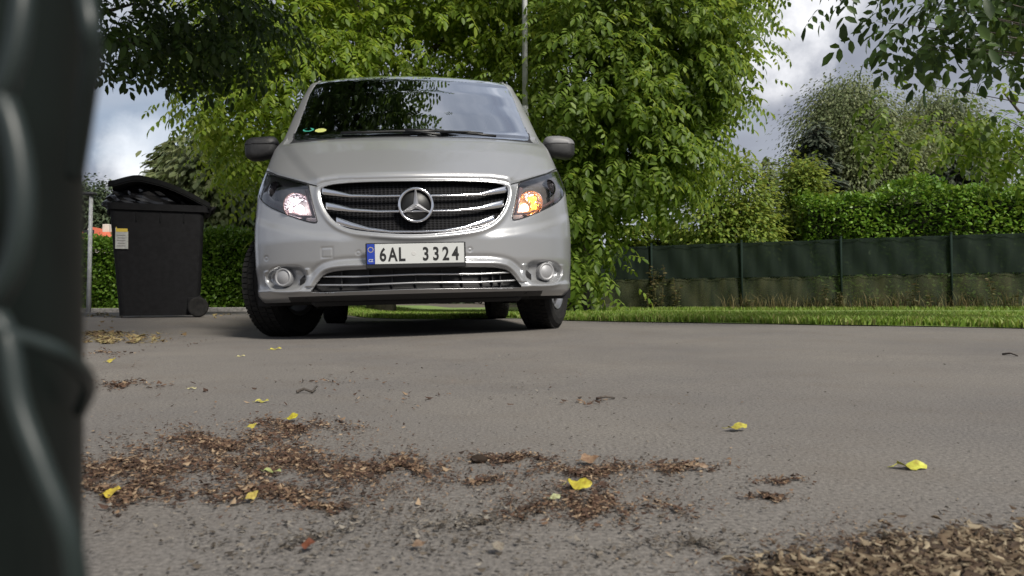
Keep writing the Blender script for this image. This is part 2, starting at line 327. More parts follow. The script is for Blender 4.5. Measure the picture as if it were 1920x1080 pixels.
WSP = smoothpoly(mirpoly([(790, 149), (880, 150), (925, 153), (947, 160), (957, 172), (969, 202), (983, 235), (993, 256), (991, 262), (960, 259), (880, 254), (790, 252)]), 1)
hb = [(779, 336), (860, 336), (920, 337), (945, 341), (958, 345.5), (973, 341.5), (1000, 333), (1025, 325.5), (1046, 318)]
hbu = sorted([cam_uw(*p) for p in hb]); hbu = [(-.01, hbu[0][1])] + hbu + [(.99, hbu[-1][1] + .02)]; HBf = ip(hbu)
wb = sorted([cam_uw(*p) for p in [(779, 256), (880, 258), (960, 264), (1002, 269), (1012, 270)]]); wb = [(-.01, wb[0][1])] + wb + [(.99, wb[-1][1] + .0)]; WBf = ip(wb)
c1 = cam_uw(953, 346); c2 = cam_uw(985, 306); c3 = cam_uw(1008, 273); CRf = ip(sorted([(p[1], p[0]) for p in (c1, c2, c3)]))
SHf = ip(sorted([cam_uw(*p) for p in [(870, 447), (920, 447), (965, 441), (1010, 431), (1045, 421), (1066, 410)]]))
fogc = cam_uw(1023, 509)
NC = 440
a_ = np.linspace(-1, 1, NC); xx = np.clip((np.abs(a_) - .8) / .2, 0, 1); T_ = np.sign(a_) * np.where(np.abs(a_) < .8, np.abs(a_) * 1.15, .92 + .08 * (1 - (1 - xx) ** 2))
rows = np.unique(np.concatenate([np.arange(.215, 1.34, .005), np.linspace(1.34, 1.895, 60)]))
v2, t2 = np.meshgrid(rows, T_, indexing='ij'); u2 = t2 * U_(v2); w2 = v2.copy()
edgecol = np.abs(t2) > .995
def snap(P, x, y, thr, mir=False):
    X = np.abs(x) if mir else x
    d, gx, gy = sdf(P, X, y); m = (np.abs(d) < thr) & ~edgecol
    nx = np.where(m, gx, X); ny = np.where(m, gy, y)
    if mir: nx = np.where(x < 0, -nx, nx)
    return nx, ny
for P, mi in ((GR, 0), (IN, 0), (WSP, 0), (HL, 1)): u2, w2 = snap(P, u2, w2, .0028 if P is not WSP else .0045, mi)
for f in (HBf,):
    au = np.abs(u2); dlt = w2 - f(au); m = (np.abs(dlt) < .0027) & ~edgecol & (sdf(HL, au, w2)[0] > .006) & (sdf(GR, u2, w2)[0] > .006); w2 = np.where(m, f(au), w2)
w2 = np.clip(w2, .215, 1.895)
def relief(u, v):
    au = np.abs(u); dG = sdf(GR, u, v)[0]; dI = sdf(IN, u, v)[0]; dH = sdf(HL, au, v)[0]; dF = sdf(FOG, au, v)[0]
    o = np.zeros(u.shape); bm = v < HBf(au)
    o += np.where(bm, .011 * np.exp(-((dG - .017) / .014) ** 2), 0)                      # raised frame round the grille
    o += np.where(v > .30, .020 * np.exp(-((dI - .022) / .016) ** 2), 0)                 # moulding over the lower intake
    o -= .006 * np.exp(-((dI - .058) / .012) ** 2) * (v > .36)
    o -= .045 * sstep(.012, -.02, dF)                                                   # fog lamp recess
    o += .010 * np.exp(-((dF - .022) / .012) ** 2) * (v < .40)
    o += .016 * np.exp(-((v - .272 - .05 * np.clip(au - .66, 0, 1)) / .012) ** 2)                                     # lip
    sh = SHf(au); o += .016 * sstep(.05, -.01, v - sh) * sstep(.3, .5, au) * sstep(.36, .44, v)   # shoulder under the lamps
    o -= np.where(dH < .004, 0, .006 * np.exp(-(dH / .006) ** 2))
    o -= .010 * (np.abs(v - HBf(au)) < .0022) * (dH > .004) * (dG > .004)
    cr_ = CRf(v); hm = (v > HBf(au)) & (v < WBf(au) + .02); o += np.where(hm, .030 * sstep(.05, -.05, au - cr_) * sstep(0, .05, v - HBf(au)) * sstep(.01, -.05, v - WBf(au)), 0)
    o += np.where(hm, -.012 * np.exp(-((v - HBf(au)) / .012) ** 2), 0)
    dW = sdf(WSP, u, v)[0]; o -= np.where(v > 1.2, .006 * sstep(.002, -.001, dW), 0)
    o -= .03 * sstep(1.33, 1.29, v) * sstep(-.01, .03, v - WBf(au)) * (au < .84) 
    for su, sw in (cam_uw(672, 474), cam_uw(881, 468), (cam_uw(500, 474)[0], .47)):
        rr = np.hypot(u - su, v - sw); o -= .004 * np.exp(-((rr - .011) / .003) ** 2)
    hu, hw = cam_uw(614, 474); m = np.maximum(np.abs(u - hu) / .030, np.abs(v - hw) / .027); o -= .005 * np.exp(-((m - 1) / .1) ** 2)
    return o
rel = relief(u2, w2) * sstep(1, .97, np.abs(t2))
# the windscreen covers the front deck rows between hood rear edge and glass
s2 = F0(u2, w2) - rel
z2 = w2 + CROWN(v2) * (1 - t2 ** 2)
S1 = SC(rows) + DC(rows)
FV = np.stack([u2, s2, z2], -1).reshape(-1, 3); NR = len(rows)
ii, jj = np.meshgrid(np.arange(NR - 1), np.arange(NC - 1), indexing='ij'); a0 = (ii * NC + jj).ravel(); FQ = np.stack([a0, a0 + 1, a0 + NC + 1, a0 + NC], -1)
cu = u2.reshape(-1)[FQ].mean(1); cw = w2.reshape(-1)[FQ].mean(1); cs = s2.reshape(-1)[FQ].mean(1); cau = np.abs(cu)
ARCH = (.90, .345, .40)
inG = sdf(GR, cu, cw)[0] < 0; inI = sdf(IN, cu, cw)[0] < 0; inH = sdf(HL, cau, cw)[0] < 0; inW = sdf(WSP, cu, cw)[0] < 0
inA = ((cs - ARCH[0]) ** 2 + (cw - ARCH[1]) ** 2 < ARCH[2] ** 2) & (cau > .78)
hood = (cw > HBf(cau)) & (cw < WBf(cau)) & ~inH & ~inG
roofm = (cw > 1.845) & ~inW & (cau < .72)
cowl = (cw >= WBf(cau)) & (cw < 1.36) & ~inW & (cau < .80)
airdam = (cw < .245) & (cau < .72)
rest = ~(inG | inI | inH | inW | inA | hood | roofm | cowl | airdam)
bumper = rest & (cw < HBf(cau)) 
pillar = rest & ~bumper
def sub(name, V, Q, mats, parent, smooth=True, depth=0, skirt=False, label=None, link_it=True):
    used, inv = np.unique(Q, return_inverse=True); Q2 = inv.reshape(Q.shape); W = V[used].copy()
    if depth and not skirt: W[:, 1] += depth
    F = [tuple(r) for r in Q2]
    if skirt:
        from collections import Counter
        n = len(W); B = W.copy(); B[:, 1] += depth; cnt = Counter()
        for f in F:
            for i in range(4): cnt[frozenset((f[i], f[(i + 1) % 4]))] += 1
        SF = []
        for f in F:
            for i in range(4):
                a, b = f[i], f[(i + 1) % 4]
                if cnt[frozenset((a, b))] == 1: SF.append((a, b, b + n, a + n))
        W = np.concatenate([W, B]); F = [tuple(i + n for i in f) for f in F] + SF
        me = mesh(name, W, F, mats, None, smooth)
    else: me = mesh(name, W, Q2, mats, None, smooth)
    return link(name, me, parent, label=label) if link_it else me
sub('front_bumper', FV, FQ[bumper], [paint], van)
sub('bonnet', FV, FQ[hood], [paint], van)
for sg in (1, -1): sub('windscreen_pillar', FV, FQ[pillar & (np.sign(cu) == sg) & (cau > .5)], [paint], van)
wsh = sub('windscreen', FV, FQ[inW], [wind_glass], van)
sub('cowl_panel', FV, FQ[cowl], [dark_plastic], van)
sub('air_dam', FV, FQ[airdam], [dark_plastic], van)
# black ceramic band round the glass, just inside it
inner = sdf(WSP, cu, cw)[0]
sub('screen_border', FV, FQ[inW & (inner > -.030)], [ink], wsh, depth=.004)
# grille
def Sp(u, v, off=0): return Vector((u, float(F0(np.float64(u), np.float64(v))) - off, v))
mesh_m = D.materials.new('grille_mesh'); mesh_m.use_nodes = True
def gm():
    t = mesh_m.node_tree; b = t.nodes['Principled BSDF']; b.inputs['Roughness'].default_value = .6; b.inputs['Specular IOR Level'].default_value = .1
    tc = N(t, 'ShaderNodeTexCoord'); mp = N(t, 'ShaderNodeMapping'); mp.inputs['Scale'].default_value = (45, 0, 75); L(t, tc.outputs['Object'], mp.inputs[0])
    vo = N(t, 'ShaderNodeTexVoronoi'); vo.inputs['Scale'].default_value = 1; vo.inputs['Randomness'].default_value = 0; L(t, mp.outputs[0], vo.inputs[0])
    r = N(t, 'ShaderNodeValToRGB'); r.color_ramp.elements[0].position = .3; r.color_ramp.elements[0].color = (.001, .001, .001, 1); r.color_ramp.elements[1].position = .42; r.color_ramp.elements[1].color = (.012, .012, .014, 1)
    L(t, vo.outputs['Distance'], r.inputs[0]); L(t, r.outputs[0], b.inputs['Base Color'])
    bp = N(t, 'ShaderNodeBump'); bp.inputs['Distance'].default_value = .004; L(t, vo.outputs['Distance'], bp.inputs['Height']); L(t, bp.outputs[0], b.inputs['Normal'])
gm()
grille = empty('grille'); grille.parent = van
sub('mesh_panel', FV, FQ[inG], [mesh_m], grille, depth=.05, skirt=True)
def ring_tube(P, rad, off, m, name, parent, n=6, yoff=0):
    pts = [Sp(a, b, off) for a, b in P]; pts.append(pts[0]); return link(name, MB().tube(pts, rad, n, cap=False).mesh(name, [m], True), parent)
ring_tube(GR, .0035, -.002, mat('frame_satin', (.6, .6, .62), .3, .9), 'grille_frame', grille)
def slat(px_c, name, parent, m, off, fwd, kmin=0):
    # px_c: (px, py_mid, half_thickness_px) on the right-hand side, from the centre outward
    pts = []
    for x, y, h in px_c:
        u, v = cam_uw(x, y); u1, v1 = cam_uw(x, y - h); u0, v0 = cam_uw(x, y + h); pts.append((u, v, abs(v1 - v0) / 2))
    pts[0] = (0, pts[0][1], pts[0][2]); A = np.array(pts); us = np.linspace(-A[-1, 0], A[-1, 0], 90); V = []; F = []
    prof = [(-1, .25), (-.75, .8), (0, 1), (.75, .8), (1, .25), (.7, -.3), (-.7, -.3)]; k = len(prof)
    for u in us:
        v = np.interp(abs(u), A[:, 0], A[:, 1]); h = np.interp(abs(u), A[:, 0], A[:, 2])
        for a, b in prof: V.append((u, float(F0(u, v)) + off - b * fwd, v + a * h))
    for i in range(len(us) - 1):
        for j in range(k): F.append((i * k + j, (i + 1) * k + j, (i + 1) * k + (j + 1) % k, i * k + (j + 1) % k))
    F.append(tuple(range(k))); F.append(tuple(range((len(us) - 1) * k, len(us) * k))[::-1])
    return link(name, mesh(name, V, F, [m], None, True), parent)
slat([(780, 367, 2.2), (850, 366.5, 2.4), (900, 364.5, 3.4), (922, 360, 5.5), (950, 355, 7)], 'grille_slat', grille, chrome, .012, .012)
slat([(780, 396, 2.2), (850, 395, 2.5), (900, 390.5, 4), (922, 386, 6.5), (944, 382, 7.5)], 'grille_slat', grille, chrome, .012, .012)
slat([(780, 434.5, 2.2), (830, 433, 2.6), (870, 427, 4), (900, 419, 6.5), (927, 410, 8)], 'grille_slat', grille, chrome, .012, .012)
# emblem
emb = empty('emblem'); emb.parent = grille
eu, ev = cam_uw(779.5, 385); ec = Sp(0, ev, .012); emb.location = ec; er = .098
mb = MB(); ringpts = [Vector((er * .92 * math.cos(a), 0, er * .92 * math.sin(a))) for a in np.linspace(0, 2 * math.pi, 49)]
link('emblem_ring', MB().tube(ringpts, .0085, 8, cap=False).mesh('emblem_ring', [chrome], True), None).parent = emb
mb = MB()
for k in range(3):
    a = math.pi / 2 + k * 2 * math.pi / 3; d = Vector((math.cos(a), 0, math.sin(a))); p = Vector((-math.sin(a), 0, math.cos(a)))
    a1 = a + math.pi / 3; a2 = a - math.pi / 3; n1_ = Vector((math.cos(a1), 0, math.sin(a1))) * .016; n2_ = Vector((math.cos(a2), 0, math.sin(a2))) * .016
    c = Vector((0, -.010, 0)); tip = d * er * .9 + Vector((0, -.004, 0))
    mb.add([c, n1_ + Vector((0, .004, 0)), tip + p * .003, tip + Vector((0, -.004, 0)), tip - p * .003, n2_ + Vector((0, .004, 0))], [(0, 3, 2, 1), (0, 5, 4, 3)])
link('emblem_star', mb.mesh('emblem_star', [mat('star_metal', (.8, .8, .82), .38, .9)]), emb)
link('emblem_disc', MB().lathe([(0, .004), (er * .9, .004), (er * .95, -.012), (er * .8, -.02)], 48, M=Matrix.Rotation(math.pi / 2, 3, 'X')).mesh('emblem_disc', [ink], True), emb, (0, .012, 0))
satin = mat('satin_chrome', (.55, .55, .56), .32, .9)
# lower intake
intake = empty('lower_intake'); intake.parent = van
sub('intake_panel', FV, FQ[inI], [mat('intake_black', (.008, .008, .009), .6)], intake, depth=.07, skirt=True)
slat([(780, 514, 2.0), (900, 513.5, 2.0), (950, 511, 2.0), (958, 510.5, 1.8)], 'intake_slat', intake, satin, .02, .008)
slat([(780, 530, 2.0), (900, 529, 2.0), (960, 526, 2.0), (970, 525, 1.8)], 'intake_slat', intake, satin, .02, .008)
vb = None
for x in (640, 690, 735, 780, 830, 868, 905, 925, 940):
    u, v0 = cam_uw(x, 539); _, v1 = cam_uw(x, 506); link('intake_rib', MB().box((u, float(F0(u, .35)) + .045, (v0 + v1) / 2), (.006, .03, v1 - v0), bev=.001).mesh('intake_rib', [black_plastic]), intake)
ring_tube(IN, .003, -.003, mat('satin_trim', (.3, .3, .31), .35, .8), 'intake_frame', intake)
for sg in (1, -1):
    hu_ = [cam_uw(*p)[0] for p in ((958, 345), (1046, 318))]; P = [Vector((sg * a, float(F0(a, HBf(a))) - .0005, float(HBf(a)))) for a in np.linspace(hu_[0], min(hu_[1], .925), 40)]
    link('shut_line', MB().tube(P, .0032, 6).mesh('shut_line', [ink], True), van)
    P = [Sp(sg * min(a, float(U_(b)) * .985), b, .000) for a, b in HL]; P.append(P[0]); link('headlight_seal', MB().tube(P, .003, 6, cap=False).mesh('headlight_seal', [ink], True), van)
# headlights
bowl_m = mat('reflector', (.75, .72, .76), .16, 1); house_m = mat('lamp_housing', (.26, .24, .24), .32, .5)
side_m = mat('lamp_bezel', (.32, .22, .22), .3, .5)
def headlight(sg):
    sel = inH & (np.sign(cu) == sg); hl = empty('headlight'); hl.parent = van
    hl['label'] = 'headlight glowing amber and white' if sg > 0 else 'headlight glowing white'
    sub('lamp_housing', FV, FQ[sel], [house_m], hl, depth=.09, skirt=True)
    bu, bv = cam_uw(996, 380); bu *= sg; s = float(F0(bu, bv)); cen = Vector((bu, s + .035, bv)); Mr = Matrix.Rotation(-sg * .30, 3, 'Z') @ Matrix.Rotation(math.pi / 2, 3, 'X')
    n, r = 20, .072; V = []; Fc = []; prof = [(1, .0), (.94, -.012), (.8, -.03), (.62, -.043), (.42, -.052), (.22, -.056)]
    for i, (a, b) in enumerate(prof):
        for k in range(n):
            th = 2 * math.pi * k / n; jt = 1 + (.05 if (k + i) % 2 else -.05); V.append(cen + Mr @ Vector((a * r * math.cos(th), a * r * math.sin(th) * 1.0, b * jt)))
    for i in range(len(prof) - 1):
        for k in range(n): Fc.append((i * n + k, i * n + (k + 1) % n, (i + 1) * n + (k + 1) % n, (i + 1) * n + k))
    Fc.append(tuple((len(prof) - 1) * n + k for k in range(n)))
    link('reflector', mesh('reflector', V, Fc, [bowl_m]), hl)
    rim = [cen + Mr @ Vector((r * 1.02 * math.cos(t), r * 1.02 * math.sin(t), .002)) for t in np.linspace(0, 6.2832, 33)]
    link('reflector_rim', MB().tube(rim, .0035, 6, cap=False).mesh('reflector_rim', [side_m], True), hl)
    # bulbs
    if sg > 0:
        b1 = mat('white_bulb', (1, .9, .8), .3, emit=(1, .78, .66), estr=9); b2 = mat('amber_bulb', (1, .5, .05), .3, emit=(1, .36, .02), estr=7)
        link('bulb', ball(cen + Vector((-.036, -.0, -.028)), .024, b1, (1, .6, 1.1)), hl)
        link('indicator_bulb', ball(cen + Vector((.012, .0, .026)), .026, b2, (1, .6, .7)), hl); link('indicator_bulb', ball(cen + Vector((.02, .0, -.018)), .017, b2, (1, .6, 1.5)), hl)
    else:
        b1 = mat('pale_bulb', (1, .9, 1), .3, emit=(1, .90, .88), estr=5.5)
        link('bulb', ball(cen + Vector((.014, .0, -.020)), .026, b1, (1, .6, 1.0)), hl); link('bulb', ball(cen + Vector((-.006, .0, .030)), .022, b1, (1.3, .6, .5)), hl); link('bulb', ball(cen + Vector((-.034, .0, -.018)), .012, b1, (.8, .6, 1.6)), hl)
    # second dark lamp chamber and bezel pieces
    u2_, v2_ = cam_uw(1030, 352); u2_ *= sg; c2_ = Vector((u2_, float(F0(u2_, v2_)) + .05, v2_)); Mr2 = Matrix.Rotation(-sg * .9, 3, 'Z') @ Matrix.Rotation(math.pi / 2, 3, 'X')
    link('side_reflector', MB().lathe([(.058, 0), (.05, -.015), (.036, -.03), (.018, -.038), (.0, -.04)], 18, M=Matrix.Translation(c2_) @ Mr2.to_4x4()).mesh('side_reflector', [mat('dim_reflector', (.25, .25, .27), .2, .9)]), hl)
    p = [Vector((sg * abs(a), float(F0(a, b)) + .03, b)) for a, b in [cam_uw(*q) for q in ((978, 352), (974, 375), (968, 400), (990, 398), (1020, 386), (1050, 370))]]
    link('bezel', MB().tube(p, [.012, .012, .014, .012, .010, .006], 8).mesh('bezel', [side_m], True), hl)
    ge = sub('lens', FV, FQ[sel], [lens_glass], hl)
    return hl
def ball(c, r, m, sc=(1, 1, 1), n=12):
    V = []; F = []; k = 8
    for i in range(k + 1):
        ph = math.pi * i / k
        for j in range(n): th = 2 * math.pi * j / n; V.append((c[0] + r * sc[0] * math.sin(ph) * math.cos(th), c[1] + r * sc[1] * math.sin(ph) * math.sin(th), c[2] + r * sc[2] * math.cos(ph)))
    for i in range(k):
        for j in range(n): F.append((i * n + j, i * n + (j + 1) % n, (i + 1) * n + (j + 1) % n, (i + 1) * n + j))
    return mesh('bulb', V, F, [m], None, True)
headlight(1); headlight(-1)
# fog lamp blanks
fog_m = mat('fog_cover_paint', (.30, .30, .31), .5, .3)
for sg in (1, -1):
    u, v = fogc; c = Vector((sg * u, float(F0(u, v)) + .012, v)); Mr = Matrix.Translation(c) @ Matrix.Rotation(-sg * -.42, 4, 'Z') @ Matrix.Rotation(math.pi / 2, 4, 'X')
    fc = link('fog_lamp_cover', MB().lathe([(0, .018), (.034, .017), (.038, .013), (.040, .013), (.044, .020), (.050, .019), (.053, .012), (.056, -.03)], 36, M=Mr).mesh('fog_lamp_cover', [fog_m], True), van)
    pts = [cam_uw(*q) for q in ((1054, 503), (1053, 517), (1045, 529), (1030, 536), (1010, 537))]
    pts = [Vector((sg * a, float(F0(a, b)) - .003, b)) for a, b in pts]
    link('fog_lamp_fin', MB().tube(pts, [.004, .009, .010, .008, .003], 8).mesh('fog_lamp_fin', [paint], True), van)
# licence plate
pl = empty('licence_plate'); pl.parent = van
pu, pv = cam_uw(780, 476); pl.location = (pu, float(F0(pu, pv)) - .028, pv)
link('plate_frame', MB().box((0, 0, -.009), (.537, .016, .138), bev=.004).mesh('plate_frame', [ink]), pl)
link('plate_sheet', MB().box((.0205, -.0095, 0), (.479, .003, .108), bev=.001).mesh('plate_sheet', [white_paint]), pl)
link('plate_band', MB().box((-.2405, -.0095, 0), (.041, .003, .108), bev=.001).mesh('plate_band', [blue_paint]), pl)
st = MB()
for k in range(12): a = k * math.pi / 6; st.box((-.2405 + .0135 * math.cos(a), -.0115, .024 + .0135 * math.sin(a)), (.0032, .001, .0032))
link('star_ring', st.mesh('star_ring', [mat('plate_yellow', (.75, .6, .08), .5)]), pl)
def text(body, x, z, h, wscale, m, name, parent, bold=0, y=-.0118):
    c = D.curves.new(name, 'FONT'); c.body = body; c.size = 1; c.extrude = .004; c.offset = bold; c.align_x = 'CENTER'
    o = D.objects.new(name, c); col.objects.link(o); dg = bpy.context.evaluated_depsgraph_get(); me = D.meshes.new_from_object(o.evaluated_get(dg)); D.objects.remove(o)
    co = np.empty(len(me.vertices) * 3); me.vertices.foreach_get('co', co); co = co.reshape(-1, 3); hh = co[:, 1].max() - co[:, 1].min(); k = h / hh
    nc = np.stack([x + (co[:, 0] - (co[:, 0].max() + co[:, 0].min()) / 2) * k * wscale, y - co[:, 2] * .1, z + (co[:, 1] - co[:, 1].min()) * k - h / 2], -1)
    me.vertices.foreach_set('co', nc.ravel()); me.materials.clear(); me.materials.append(m); me.update(); return link(name, me, parent)
for ch, x in (('6', -.176), ('A', -.124), ('L', -.074), ('3', .052), ('3', .107), ('2', .160), ('4', .212)):
    text(ch, x, -.003, .075, .74 if ch not in 'A' else .68, ink, 'plate_character', pl, .026)
text('CZ', -.2405, -.034, .015, .9, white_paint, 'country_code', pl, .02)
link('seal', MB().lathe([(0, .001), (.011, .001), (.012, 0)], 20, M=Matrix.Translation((-.012, -.0112, .0)) @ Matrix.Rotation(math.pi / 2, 4, 'X')).mesh('seal', [mat('seal', (.45, .45, .44), .5)]), pl)
# sides and roof
NS = 150
def side(sg):
    tt = np.linspace(0, 1, NS); V = np.zeros((NR, NS, 3))
    for i, v in enumerate(rows):
        s1 = S1[i]; s = s1 + (4.93 - s1) * tt; k = sstep(0, .75, s - s1); u = U_(v) + (US(v) - U_(v)) * k
        rear = sstep(4.6, 4.93, s) ** 2 * .05; u = u - rear
        # flared arches
        for ac in (.90, 4.1):
            rr = np.hypot(s - ac, v - .345); u = u + .012 * np.exp(-((rr - .42) / .035) ** 2) * (s > s1 + .05)
        V[i, :, 0] = sg * u; V[i, :, 1] = s; V[i, :, 2] = v
    return V
side_parts = {}
for sg in (1, -1):
    V = side(sg); P = V.reshape(-1, 3).copy(); s = P[:, 1]; z = P[:, 2]
    for ac in (.90, 4.1):
        dx_, dz_ = s - ac, z - .345; rr = np.hypot(dx_, dz_) + 1e-9; m = np.abs(rr - .40) < .012; P[:, 1] = np.where(m, ac + dx_ / rr * .40, P[:, 1]); P[:, 2] = np.where(m, .345 + dz_ / rr * .40, P[:, 2])
    i, j = np.meshgrid(np.arange(NR - 1), np.arange(NS - 1), indexing='ij'); a = (i * NS + j).ravel(); Q = np.stack([a, a + 1, a + NS + 1, a + NS], -1)
    if sg < 0: Q = Q[:, ::-1]
    c = P[Q].mean(1); arch = np.zeros(len(Q), bool)
    for ac in (.90, 4.1): arch |= (c[:, 1] - ac) ** 2 + (c[:, 2] - .345) ** 2 < .40 ** 2 * 1.0
    winf = lambda s0, s1: (c[:, 2] > 1.26 + .03 * np.clip(2 - c[:, 1], 0, 1)) & (c[:, 2] < 1.76) & (c[:, 1] > s0 + np.clip(c[:, 2] - 1.3, 0, 1) * (1.0 if s0 < 2 else 0)) & (c[:, 1] < s1)
    w1, w2_, w3 = winf(1.28, 2.28), winf(2.38, 3.45), winf(3.52, 4.70)
    sub('body_side', P, Q[~(arch | w1 | w2_ | w3)], [paint], van)
    for wm in (w1, w2_, w3): sub('side_window', P, Q[wm], [side_glass], van)
# roof
tt = np.linspace(0, 1, 40); RV = np.zeros((40, NC, 3)); rx = u2[-1]; rs = s2[-1]; rz = z2[-1]
for i, t in enumerate(tt):
    s = rs + (4.85 - rs) * t; RV[i, :, 0] = rx - rx * .03 * t; RV[i, :, 1] = s; RV[i, :, 2] = rz + .022 * np.sin(t * 2.2) * (1 - T_ ** 2) - .04 * t * t
i, j = np.meshgrid(np.arange(39), np.arange(NC - 1), indexing='ij'); a = (i * NC + j).ravel(); RQ = np.stack([a, a + 1, a + NC + 1, a + NC], -1)
RQ2 = np.concatenate([FQ[roofm], RQ + len(FV)]); sub('roof', np.concatenate([FV, RV.reshape(-1, 3)]), RQ2, [paint], van)
# rear wall, floor, wheel wells, interior
us = US(rows); mbk = MB(); n = len(rows[::12]); rv = list(rows[::12]); V = []
for v in rv: V += [(-US(v) + .05, 4.93, v), (US(v) - .05, 4.93, v)]
link('tailgate', mesh('tailgate', V, [(2 * i, 2 * i + 2, 2 * i + 3, 2 * i + 1) for i in range(n - 1)], [paint]), van)
under = MB()
under.box((0, 2.6, .27), (1.36, 4.4, .13), bev=.02); under.box((0, .62, .225), (1.20, .8, .075), bev=.02); under.box((0, .33, .30), (1.30, .36, .14), bev=.03); under.box((0, 2.5, .36), (1.84, 2.4, .18), bev=.03)
for sg in (1, -1): under.box((sg * .90, 2.5, .26), (.08, 2.2, .12), bev=.02)
link('underbody', under.mesh('underbody', [cabin_m]), van)
for sg in (1, -1):
    for ac in (.90, 4.1):
        well = MB(); V = []; F = []
        for k in range(15):
            a = math.pi * (-.12 + 1.24 * k / 14); 
            for x in (sg * .60, sg * .945): V.append((x, ac + .405 * math.cos(a), .345 + .405 * math.sin(a)))
        for k in range(14): F.append((2 * k, 2 * k + 1, 2 * k + 3, 2 * k + 2))
        well.add(V, F); well.box((sg * .60, ac, .45), (.01, .82, .55))
        link('wheel_well', well.mesh('wheel_well', [cabin_m]), van)
# cabin
cabin = empty('cabin'); cabin.parent = van
link('dashboard', MB().box((0, 1.25, 1.17), (1.62, .55, .16), bev=.05).mesh('dashboard', [cabin_m]), cabin)
link('partition', MB().box((0, 3.2, 1.1), (1.62, .03, 1.45), bev=.005).mesh('partition', [cabin_m]), cabin)
link('headlining', MB().box((0, 2.45, 1.84), (1.36, 1.5, .02)).mesh('headlining', [cabin_m]), cabin)
link('door_lining', MB().box((.86, 1.9, .95), (.03, 1.5, .6)).box((-.86, 1.9, .95), (.03, 1.5, .6)).mesh('door_lining', [cabin_m]), cabin)
link('cabin_floor', MB().box((0, 2.2, .55), (1.6, 2.1, .03)).mesh('cabin_floor', [cabin_m]), cabin)
fab = mat('seat_fabric', (.03, .03, .033), .9)
for x in (-.42, .42):
    st_ = link('seat', MB().box((x, 2.25, 1.12), (.50, .14, .62), bev=.05).box((x, 2.02, .80), (.50, .50, .14), bev=.04).mesh('seat', [fab], False), cabin)
    link('headrest', MB().box((x, 2.30, 1.53), (.27, .10, .19), bev=.04).mesh('headrest', [fab]), st_)
sw = [Vector((.42 + .19 * math.cos(t), 1.60 - .07 * math.sin(t), 1.19 + .17 * math.sin(t))) for t in np.linspace(0, 6.2832, 33)]
link('steering_wheel', MB().tube(sw, .015, 8, cap=False).box((.42, 1.59, 1.19), (.36, .03, .05), bev=.01).mesh('steering_wheel', [black_plastic], True), cabin)
link('rear_view_mirror', MB().box((0, 1.46, 1.70), (.22, .03, .07), bev=.02).tube([(0, 1.46, 1.72), (0, 1.47, 1.79)], .01).mesh('rear_view_mirror', [black_plastic]), cabin)
def flat_on_screen(px, py, w_, h_, m, name, parent, off=-.006):
    u, v = cam_uw(px, py); V = []; F = []; n = 8
    for k in range(n): a = 2 * math.pi * k / n + .39; uu = u + w_ / 2 * math.cos(a) * 1.08; vv = v + h_ / 2 * math.sin(a) * 1.08; V.append((uu, float(F0(uu, vv)) - off, vv))
    V2 = [(a, b + .002, c) for a, b, c in V]; F = [tuple(range(n)), tuple(range(2 * n - 1, n - 1, -1))] + [(k, (k + 1) % n, n + (k + 1) % n, n + k) for k in range(n)]
    return link(name, mesh(name, V + V2, F, [m]), parent)
flat_on_screen(578, 243, .075, .030, mat('sticker_green', (.04, .30, .22), .6), 'green_sticker', wsh)
flat_on_screen(601, 244, .075, .034, mat('sticker_yellow', (.42, .45, .14), .6), 'yellow_sticker', wsh)
link('parking_card', MB().box((-.47, 1.12, 1.300), (.12, .10, .012), rot=Euler((.25, .03, .2)), bev=.003).mesh('parking_card', [mat('card', (.75, .75, .74), .6)]), cabin)
# wipers
def wiper(pts, arm):
    P = []
    for x, y in pts: u, v = cam_uw(x, y); P.append(Sp(u, v, .012))
    wp = link('wiper', MB().tube(P, .009, 6).mesh('wiper', [ink], True), van)
    P = []
    for x, y in arm: u, v = cam_uw(x, y); P.append(Sp(u, v, .028))
    link('wiper_arm', MB().tube(P, [.011] + [.007] * (len(P) - 1), 6).mesh('wiper_arm', [ink], True), wp)
wiper([(755, 244), (800, 245), (850, 248.5), (893, 252), (930, 256)], [(825, 250), (880, 249), (905, 252)])
wiper([(640, 250), (690, 249), (740, 247), (790, 247), (832, 246)], [(825, 254), (790, 250), (760, 247)])
